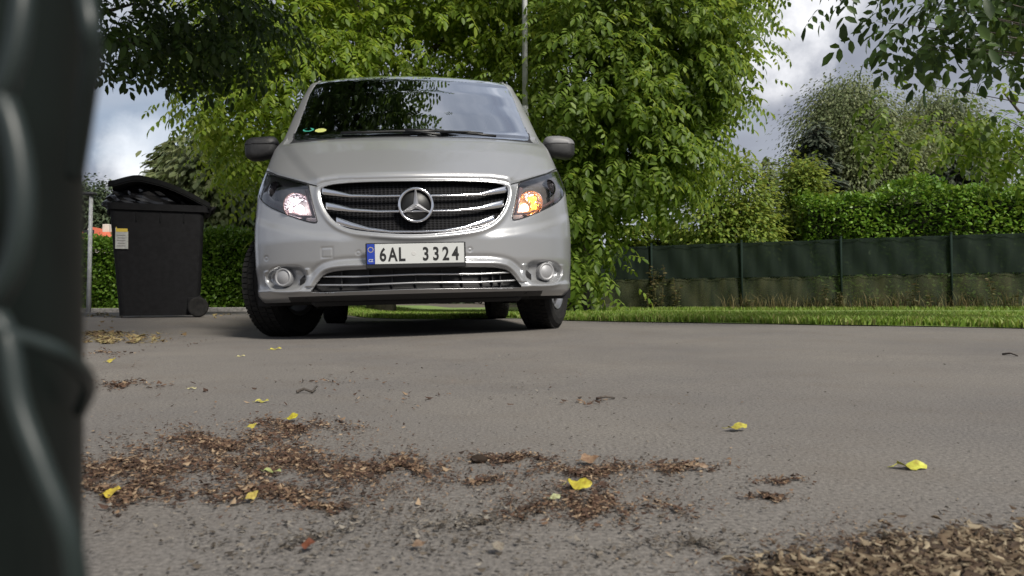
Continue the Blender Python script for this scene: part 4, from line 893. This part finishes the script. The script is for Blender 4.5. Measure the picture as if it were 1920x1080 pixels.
# dry stalks behind/at the fence foot
n = 900; gx = R.uniform(4.2, 10.5, n); gy = FP(gx) - R.uniform(.02, .2, n)
dry_m = leafmat('dry_stalk', [(.12, .10, .04), (.17, .14, .06), (.10, .11, .04)], .3, .7)
blades(n, gx, gy, .10, .42, 'dry_stalks', 'sparse dry brown stalks standing against the lower half of the fence', dry_m)
# greenery behind the fence
hedge('laurel_hedge', 'tall glossy green hedge behind the right half of the fence', 6.6, 14.5, 17.2, 2.55, 1.6, lf_laurel, 34000, .10, .17, y1=14.2, down=.3)
hedge('laurel_hedge', 'low yellowish green shrubbery behind the fence between the walnut tree and the tall hedge', 2.6, 7.0, 19.5, 1.95, 1.6, lf_shrub, 17000, .12, .14, y1=18.2, cat='shrubbery')
tree('shrub', 'bright shrub rising behind the fence right beside the walnut tree', (5.4, 18.6), [B(1370, 360, 17.6, .9, .7, .8), B(1330, 420, 17.4, .9, .7, .5), B(1400, 430, 17.4, .7, .7, .6)], lf_shrub, 8500, SIMPLE, .11, trunk=.05, per=10, csize=.4, cat='shrub', limbs=6)
tree('shrub', 'pale green pointed shrub in front of the dark spruce', (7.9, 20.0), [B(1505, 380, 18.6, .55, .6, 1.0), B(1500, 330, 18.6, .3, .4, .4)], lf_shrub, 4800, SIMPLE, .11, trunk=.05, per=10, csize=.4, cat='shrub', limbs=6)
def conifer(name, label, px_, pytop, Y, rad, lm, n, pybase=560, sc=1.0, group=None, cat='conifer'):
    tp = at(px_, pytop, Y); H = tp.z; base = Vector((tp.x, Y, float(ground(tp.x, Y)))); t = empty(name, base); thing(t, label, cat, group)
    h = H * (1 - R.random(n) ** .62 * .95); ra = rad * (1 - h / H) ** .85 + .05; lay = .78 + .22 * np.sin(h / H * 60); a = R.uniform(0, 6.283, n); r = ra * lay * R.random(n) ** .35
    P = np.stack([np.cos(a) * r, np.sin(a) * r, h], -1); dr = np.stack([np.cos(a), np.sin(a), -.25 + R.normal(0, .2, n)], -1); V, F = scatter(SPR[0], SPR[1], P, dr, R.uniform(.5, 1.0, n) * sc, .3)
    link('crown', mesh('crown', V, F, [lm]), t, stuff=True); link('trunk', MB().tube([(0, 0, 0), (0, 0, H * .5), (0, 0, H * .97)], [rad * .09, rad * .05, .01], 8).mesh('trunk', [bark], True), t)
    return t
conifer('spruce_tree', 'dark brownish spruce behind the fence at the left end of the tall hedge', 1530, 225, 27, 1.9, lf_spruce, 3600, sc=.9)
conifer('spruce_tree', 'small slim conifer showing above the yellowish shrubbery', 1440, 290, 25, .9, lf_birch, 1500, sc=.6)
conifer('spruce_tree', 'spruce with a pointed tip far left of the van, above the clipped hedge', 325, 262, 20, 1.9, lf_birch, 3200, sc=.9)
conifer('spruce_tree', 'broad blue grey spruce over the right end of the tall hedge', 1790, 290, 25, 3.4, lf_spruce, 2600, sc=1.0)
tree('birch_tree', 'tall drooping birch behind the spruce at the right', (17.5, 40), [B(1600, 250, 37, 2.6, 2, 2.4), B(1640, 330, 37, 3.6, 2, 2.6), B(1560, 300, 38, 1.8, 1.5, 2.4), B(1580, 200, 38, 1.4, 1.2, 1.0)], lf_birch, 48000, SIMPLE, .155, trunk=.2, down=1.2, per=14, csize=1.1, shell=.5, bk=birch_bark)
tree('birch_tree', 'second paler birch crown right of the drooping one', (23, 42), [B(1760, 240, 40, 2.2, 2, 1.8), B(1770, 310, 40, 3.4, 2, 2.8), B(1710, 320, 40, 2, 2, 2)], lf_birch, 38000, SIMPLE, .155, trunk=.2, down=1.2, per=14, csize=1.0, shell=.5, bk=birch_bark)
tree('garden_tree', 'grey green tree with drooping foliage behind the clipped hedge, left of the van', (-7.2, 20), [B(400, 330, 17.5, .9, .9, 1.2), B(430, 400, 17.5, 1.0, .8, .8), B(375, 400, 18, .7, .7, .6)], lf_birch, 6000, SIMPLE, .2, trunk=.12, down=1.3, per=12, csize=.5, shell=.4, cat='tree')
tree('garden_tree', 'dark distant tree above the red roofs at far left', (-44, 85), [B(185, 410, 80, 4.5, 3, 3.6), B(160, 390, 80, 3.5, 3, 3.4), B(215, 410, 80, 3, 3, 2.6)], lf_far, 12000, SIMPLE, .4, trunk=.35, per=14, csize=1.6, shell=.4)
tree('garden_tree', 'distant tree row end left of the dark tree, behind the lamp post', (-52, 95), [B(100, 400, 90, 6, 4, 5), B(140, 430, 90, 6, 4, 4)], lf_far, 9000, SIMPLE, .45, trunk=.35, per=14, csize=1.8, shell=.4)
for k, (pxx, Y, wdt, hgt, lab_) in enumerate([(1250, 70, 12, 4.5, 'far wood edge behind the walnut trees'), (1800, 90, 26, 7, 'far wood edge behind the tall hedge'), (700, 60, 26, 5, 'far tree belt hidden behind the van')]):
    p = at(pxx, 560, Y); V_ = [(p.x + i * wdt / 4 - wdt / 2, Y, hgt * .45, wdt / 5, 3, hgt * .55) for i in range(5)]
    P, dr = blob_points(V_, 4500, 14, 1.5, .5, .2); V, F = scatter(*SIMPLE, P, dr, R.uniform(.6, 1.1, len(P)), .4); o = link('woodland', mesh('woodland', V, F, [lf_far])); thing(o, lab_, 'woodland', stuff=True)
# ------------------------------------------------------------------ lamp posts
steel = vary(mat('galvanised', rough=.5), 12, (.45, .46, .47), (.60, .61, .62), .0005)
b = g_at(978, 585); pyv = 10.4; pb = at(985, 300, pyv); gz = float(ground(pb.x, pyv))
lp = empty('lamp_post', (pb.x, pyv, gz)); thing(lp, 'tall pale grey pole rising behind the right side of the van roof', 'lamp post')
link('pole', MB().tube([(0, 0, -.1), (0, 0, 2.80)], .050, 14).tube([(0, 0, 2.80), (0, 0, 2.84)], [.050, .038], 14, cap=False).tube([(0, 0, 2.84), (.01, 0, 6.2)], [.038, .034], 14).mesh('pole', [steel], True), lp)
link('lamp_arm', MB().tube([(.01, 0, 6.2), (.01, -.2, 6.35), (.01, -.6, 6.4)], .022, 8).mesh('lamp_arm', [steel], True), lp)
link('lamp_head', MB().box((.01, -.8, 6.4), (.2, .5, .08), bev=.03).mesh('lamp_head', [steel]), lp)
tp_ = at(171, 366, 12.1); bp_ = at(166, 582, 12.1)
ls = empty('lamp_post', (bp_.x, 12.1, bp_.z - .05)); thing(ls, 'short thin street lamp standing in front of the shadier hedge at the far left', 'lamp post')
hh = tp_.z - bp_.z + .05; sh_ = tp_.x - bp_.x
link('pole', MB().tube([(0, 0, 0), (sh_, 0, hh)], [.036, .028], 12).mesh('pole', [steel], True), ls)
link('lamp_head', MB().box((sh_ - .03, 0, hh + .02), (.20, .14, .05), bev=.015).mesh('lamp_head', [mat('lamp_dark', (.06, .06, .065), .5)]), ls)
# ------------------------------------------------------------------ houses
tile_m = vary(mat('roof_tile', rough=.8), 3, (.42, .09, .045), (.55, .14, .07), .02, stretch=(1, 8, 8)); wall_m = vary(mat('render_wall', rough=.9), 2, (.45, .42, .36), (.58, .55, .48))
dark_win = mat('window_dark', (.02, .022, .025), .15)
def house(px0, px1, pyr, pye, Y, label, gable=True):
    a = at(px0, pye, Y); b = at(px1, pye, Y); rg = at(px0, pyr, Y).z; wd = b.x - a.x; dp = wd * .8; h = a.z; cx = (a.x + b.x) / 2
    t = empty('house', (cx, Y, 0)); thing(t, label, 'house')
    link('wall', MB().box((0, dp / 2, h / 2), (wd, dp, h)).mesh('wall', [wall_m]), t)
    e = .35; V = [(-wd / 2 - e, -e, h), (wd / 2 + e, -e, h), (wd / 2 + e, dp + e, h), (-wd / 2 - e, dp + e, h), (-wd / 2 - e, dp / 2, rg), (wd / 2 + e, dp / 2, rg)]; V += [(x, y, z - .15) for x, y, z in V[:4]]
    rf = link('roof', mesh('roof', V, [(0, 1, 5, 4), (3, 4, 5, 2), (0, 4, 3), (1, 2, 5), (0, 6, 7, 1), (1, 7, 8, 2), (2, 8, 9, 3), (3, 9, 6, 0), (6, 9, 8, 7)], [tile_m]), t)
    link('chimney', MB().box((wd * .2, dp * .6, rg), (.5, .5, 1.2), bev=.03).mesh('chimney', [wall_m]), rf)
    if gable:
        gw = wd * .34; V = [(-gw / 2 + wd * .12, -.45, h - .05), (gw / 2 + wd * .12, -.45, h - .05), (wd * .12, -.45, rg + .25), (-gw / 2 + wd * .12, dp * .45, h - .05), (gw / 2 + wd * .12, dp * .45, h - .05), (wd * .12, dp * .45, rg + .25)]
        gb = link('dormer', mesh('dormer', V, [(0, 1, 2), (1, 4, 5, 2), (0, 2, 5, 3)], [tile_m, wall_m], [1, 0, 0]), t); link('window', MB().box((wd * .12, -.47, h + .55), (.8, .05, .8)).mesh('window', [dark_win]), gb)
    for x in (-.3, 0, .3): link('window', MB().box((wd * x, -.02, h * .55), (1.1, .06, 1.2), bev=.02).mesh('window', [dark_win]), t)
house(120, 205, 432, 456, 58, 'low house with a bright red tiled roof behind the far lamp post at left')
house(190, 250, 420, 446, 72, 'further red roofed house with a pale gable, just left of the bin', True)
# ------------------------------------------------------------------ litter on the ground
chip_cols = [(.022, .014, .010), (.04, .024, .016), (.065, .034, .022), (.10, .055, .033), (.16, .10, .06), (.34, .25, .16)]
chip_m = leafmat('leaf_litter', chip_cols, .1, .8); chip_pale = leafmat('pale_litter', [(.03, .02, .014), (.06, .037, .022), (.11, .075, .045), (.16, .12, .075), (.34, .28, .19)], .1, .8)
chip_yel = leafmat('yellow_litter', [(.07, .05, .025), (.15, .10, .05), (.30, .24, .11), (.12, .10, .04)], .1, .8)
def litter(name, label, patches, m, smin, smax, jitter=1.0, cat='leaf litter', zup=.004):
    PX = []
    for cx, cy, rx, ry, n in patches:
        n = int(n); r = np.abs(R.normal(0, .52, n)); a = R.uniform(0, 6.283, n); x = cx + rx * 1.1 * r * np.cos(a); y = cy + ry * 1.15 * r * np.sin(a); kp = np.sin(x * .041 + 2 * np.sin(y * .09 + cx)) + np.sin(y * .17 + x * .013) + .8 * np.sin(x * .11 - y * .23) + R.normal(0, .9, n) > -.9; x, y = x[kp], y[kp]; n = len(x)
        y += ry * .35 * np.sin(x / rx * 7 + cx); PX.append(np.stack([x, y], -1))
    PX = np.concatenate(PX); PX = PX[(PX[:, 1] > 585) & (PX[:, 1] < 1180)]
    d = np.stack([(PX[:, 0] - 960) / FPX, (540 - PX[:, 1]) / FPX, -np.ones(len(PX))], -1) @ np.array(CROT).T
    t = .216 / -d[:, 2]
    for _ in range(5): t = (.216 - ground(d[:, 0] * t, d[:, 1] * t)) / -d[:, 2]
    x, y = d[:, 0] * t, d[:, 1] * t; n = len(x); k = 6
    th = np.linspace(0, 2 * np.pi, k, endpoint=False); rad = R.uniform(.35, 1.15, (n, k)); size = smin + (smax - smin) * R.random(n) ** 2.2; asp = R.uniform(.12, .7, n)
    lx = np.cos(th)[None] * rad * size[:, None]; ly = np.sin(th)[None] * rad * (size * asp)[:, None]; curl = R.uniform(-.5, .9, n)[:, None]; lz = curl * (lx ** 2) / size[:, None] + R.uniform(0, 1, (n, 1)) * .5 * size[:, None] * .3
    tilt = R.normal(0, .16, (n, 2)); lz = lz + tilt[:, :1] * lx + tilt[:, 1:] * ly; a = R.uniform(0, 6.283, n)[:, None]
    X = x[:, None] + lx * np.cos(a) - ly * np.sin(a); Y = y[:, None] + lx * np.sin(a) + ly * np.cos(a); Z = ground(X, Y) + .001 + np.maximum(lz - lz.min(1, keepdims=True), 0) + R.random((n, 1)) * zup
    V = np.stack([X, Y, Z], -1).reshape(-1, 3); b0 = (np.arange(n) * k)[:, None]; T = np.concatenate([b0 + np.array(q) for q in ((0, 1, 2), (0, 2, 3), (0, 3, 4), (0, 4, 5))])
    o = link(name, mesh(name, V, T, [m])); return thing(o, label, cat, stuff=True)
litter('leaf_litter', 'long drift of brown crumbled leaves on the asphalt at the lower left', [
    (420, 832, 200, 28, 8000), (560, 800, 120, 14, 4600), (270, 880, 150, 26, 5700), (560, 875, 230, 36, 7980), (240, 925, 120, 24, 4180), (500, 925, 170, 22, 4180), (740, 880, 120, 22, 3610), (200, 880, 60, 24, 1710), (600, 950, 120, 14, 950)], chip_m, .0010, .0060)
litter('leaf_litter', 'thin ribbon of reddish brown leaf crumbs in the middle of the near road', [
    (960, 862, 100, 10, 2470), (1100, 885, 150, 16, 3230), (1280, 880, 80, 12, 2090), (1110, 950, 90, 34, 3610), (1470, 905, 70, 7, 494), (1440, 935, 60, 8, 418), (900, 905, 90, 12, 665), (1000, 960, 150, 30, 950), (1250, 960, 100, 22, 570)], chip_m, .0010, .0052)
litter('leaf_litter', 'thick pile of brown and pale leaf scraps in the bottom right corner', [
    (1650, 1070, 230, 38, 6460), (1800, 1030, 180, 34, 5700), (1900, 1050, 150, 50, 5700), (1500, 1085, 120, 20, 1330)], chip_pale, .0014, .0076, zup=.005)
litter('leaf_litter', 'yellowish fallen leaves heaped at the left between the dark post and the bin', [
    (195, 622, 60, 14, 1100), (260, 612, 70, 10, 400), (190, 592, 60, 6, 260), (420, 592, 60, 5, 120)], chip_yel, .008, .028, zup=.008)
litter('leaf_litter', 'scattered brown crumbs on the road in front of the bin', [
    (230, 722, 90, 9, 500), (190, 663, 60, 7, 300), (300, 640, 90, 10, 260), (1110, 755, 60, 6, 90), (620, 735, 600, 60, 260)], chip_m, .003, .011)
litter('leaf_crumbs', 'fine brown crumbs and dust spread between and around the leaf drifts', [
    (420, 870, 420, 70, 9000), (1080, 910, 330, 60, 5500), (1650, 1040, 420, 70, 6000), (700, 900, 300, 60, 3500), (250, 690, 160, 50, 900), (500, 810, 260, 30, 1500)], chip_m, .0008, .0028, zup=.001)
litter('grit', 'sparse grit and small dark crumbs strewn over the whole near road', [
    (900, 950, 900, 130, 4200), (960, 760, 1000, 120, 1700), (1000, 660, 900, 40, 500), (600, 1000, 700, 90, 2400), (1300, 1040, 500, 60, 1400)], leafmat('grit', [(.02, .017, .015), (.05, .04, .03), (.11, .09, .07), (.22, .2, .17)], 0, .9), .0012, .0045, cat='grit')
# single fallen leaves
def fallen(px_, py_, wpx, asp, rotz, colr, label, curl=.35, pitch=.1, cat='fallen leaf', group=None):
    x, y = g_at(px_, py_); Yd = y; Ln = wpx * Yd / FPX; n = 12; V = []; F = []
    for i in range(n + 1):
        t = i / n; hw = .5 * asp * math.sin(math.pi * t ** .8) ** .75 * (1 + .08 * math.sin(i * 2.3)); x_ = (t - .5)
        for j in (-1, -.5, 0, .5, 1): V.append((x_ * Ln, j * hw * Ln, Ln * (.6 * curl * (x_ * x_) * 1.0 + .05 * math.sin(t * 9 + wpx) * (.4 + abs(j)) + .07 * abs(j) ** 1.5 * math.sin(t * 5 + curl * 9 + j) + pitch * x_ + .12 * abs(j) * hw + .34 * (j * hw))))
    for i in range(n):
        for j in range(4): a = i * 5 + j; F.append((a, a + 5, a + 6, a + 1))
    z0 = min(v[2] for v in V); m = D.materials.new('fallen_leaf'); m.use_nodes = True; m.node_tree.nodes['Principled BSDF'].inputs['Roughness'].default_value = .6
    c2 = tuple(min(1, c * .85) for c in colr); c1 = tuple(c * f_ for c, f_ in zip(colr, (.50, .42, .4))); vary(m, 60 / (Ln * 10), c1, c2, .0004, bscale=200)
    t = empty('fallen_leaf', (x, y, float(ground(x, y)) + (.005 if wpx < 50 and py_ > 780 else .001)), (0, 0, rotz)); thing(t, label, cat, group)
    link('blade', mesh('blade', [(a, b, c - z0) for a, b, c in V], F, [m], None, True), t)
    zc = V[2][2] - z0; link('stalk', MB().tube([(-.5 * Ln, 0, zc), (-.62 * Ln, .02 * Ln, zc * .5), (-.78 * Ln, .05 * Ln, .002)], .012 * Ln, 5).mesh('stalk', [m], True), t)
Yl = (.52, .47, .045); Gr = (.40, .42, .12)
fallen(1710, 880, 58, .48, .05, (.56, .58, .08), 'largest yellow green leaf lying on the bare asphalt at the right', .2, -.05)
fallen(1383, 809, 40, .50, .25, (.45, .42, .06), 'yellow leaf lying alone on the road right of centre, farther than the big one', .2, .12)
fallen(1087, 922, 46, .8, -.1, Yl, 'curled bright yellow leaf on the brown crumbs in the middle of the near road', .9, .0)
fallen(1041, 943, 22, .8, .4, (.42, .46, .24), 'small pale green leaf just left of the curled yellow one', .2, .2)
fallen(511, 893, 38, .3, -.35, (.36, .42, .16), 'narrow pale green leaf across the middle of the brown leaf drift', .1, .1)
fallen(472, 944, 24, .9, .5, (.50, .42, .10), 'yellow leaf at the front edge of the brown leaf drift', .3, .35)
fallen(210, 939, 32, .8, .1, (.56, .45, .05), 'yellow leaf at the near left end of the brown leaf drift beside the dark post', .4, .2)
fallen(548, 791, 22, .9, .3, (.50, .46, .03), 'small bright yellow leaf at the far edge of the leaf drift', .3, .3)
fallen(472, 808, 18, .8, .3, (.50, .45, .08), 'small dull yellow leaf left of the one at the far edge of the drift', .3, .2)
fallen(491, 755, 25, .5, 0, (.46, .44, .10), 'yellow leaf on bare asphalt between the van and the leaf drift', .1, .1)
fallen(360, 730, 16, .5, .2, (.46, .44, .24), 'tiny pale leaf on the asphalt below the wheelie bin', .1, .1)
fallen(517, 656, 20, .5, .2, (.5, .47, .08), 'yellow leaf lying in front of the left front tyre of the van', .1, .2)
fallen(452, 669, 14, .5, .2, (.52, .5, .24), 'tiny pale leaf left of the yellow one before the tyre', .1, .2)
fallen(207, 680, 18, .8, .1, (.5, .44, .08), 'yellow leaf left on the road beside the dark post, near the farther crumbs', .3, .2)
fallen(579, 1037, 28, .7, .3, (.16, .05, .02), 'orange red leaf on the asphalt at the bottom, left of centre', .5, .2)
fallen(1108, 873, 38, .7, .1, (.26, .17, .10), 'dry tan leaf on the ribbon of reddish crumbs', .6, .1)
fallen(935, 1040, 26, .9, .8, (.26, .24, .19), 'pale crumpled leaf scrap on the asphalt at the bottom centre', .6, .2)
fallen(787, 1034, 30, .5, .2, (.20, .14, .09), 'tan leaf scrap at the bottom, left of the pale crumpled scrap', .5, .1)
fallen(1310, 884, 34, .35, -.3, (.28, .2, .13), 'narrow tan husk at the right end of the reddish ribbon', .2, .0)
fallen(1470, 606, 36, .5, .2, (.5, .42, .08), 'yellow leaf lying on the grass edge of the road at the right', .2, .1)
# twig
def twig(pts, label, r):
    P = [Vector((*g_at(*p), 0)) for p in pts]; o = P[0].copy(); Q = []
    for i, p in enumerate(P): Q.append(Vector((p.x - o.x, p.y - o.y, float(ground(p.x, p.y)) + r + .006 * (i % 2))))
    t = link('twig', MB().tube(Q, [r * (1 - .12 * i) for i in range(len(Q))], 6).mesh('twig', [bark], True), None, (o.x, o.y, 0)); thing(t, label, 'twig')
twig([(556, 738), (570, 737), (585, 738), (594, 732)], 'short dark bent twig on the asphalt between the van and the leaf drift', .004)
twig([(1880, 666), (1895, 667), (1908, 669)], 'dark straight twig on the road near the right edge', .004)
twig([(1118, 750), (1135, 751), (1152, 749)], 'dark twig on the asphalt in front of the right half of the van', .003)
clod = ball((0, 0, 0), .008, soil, (1.5, .9, .8)); x, y = g_at(898, 868)
clod.materials[0] = mat('dark_earth', (.03, .022, .017), .95, 0, .1)
o = link('clod', clod, None, (x, y, .005)); thing(o, 'small dark clod of earth at the left end of the reddish ribbon', 'clod')
# ------------------------------------------------------------------ post and wire mesh right beside the camera
pg = mat('post_coating', (.010, .018, .016), .5, 0, .4); wg = mat('wire_coating', (.014, .021, .020), .42, 0, .4)
PYc = .150; ep = at(158, 540, PYc)
fpst = empty('fence_post', (ep.x - .0245, PYc, 0)); thing(fpst, 'blurred dark green metal post with wire mesh, close up at the left edge', 'fence post')
link('tube', MB().tube([(0, 0, -.02), (0, 0, 1.3)], .0215, 40).mesh('tube', [pg], True), fpst)
def wire(pts, r, nm='mesh_wire'):
    P = [at(a, b, d) - fpst.location for a, b, d in pts]; Q = []
    for i in range(len(P) - 1):                      # Catmull-Rom
        p0, p1, p2, p3 = P[max(i - 1, 0)], P[i], P[i + 1], P[min(i + 2, len(P) - 1)]
        for k in range(8):
            t = k / 8; Q.append(.5 * ((2 * p1) + (p2 - p0) * t + (2 * p0 - 5 * p1 + 4 * p2 - p3) * t * t + (3 * p1 - p0 - 3 * p2 + p3) * t ** 3))
    Q.append(P[-1]); link(nm, MB().tube(Q, r, 10).mesh(nm, [wg], True), fpst)
wire([(40, -120, .118), (42, 20, .116), (10, 160, .116), (-60, 260, .118)], .0017)
wire([(-70, 120, .118), (10, 200, .116), (42, 340, .115), (34, 470, .115), (-10, 560, .116), (-80, 620, .118)], .0018)
wire([(-60, 540, .118), (8, 620, .116), (36, 760, .115), (80, 880, .114), (130, 1010, .114), (150, 1160, .116)], .0017)
wire([(-20, 620, .114), (60, 640, .118), (120, 665, .122), (158, 700, .130), (166, 730, .140), (150, 770, .150)], .0013, 'tie_wire')
wire([(150, -60, .125), (168, 40, .122), (172, 110, .124), (160, 200, .128), (140, 330, .135)], .0016, 'tie_wire')
print('tris', sum(sum(len(p.vertices) - 2 for p in me.polygons) for me in D.meshes))
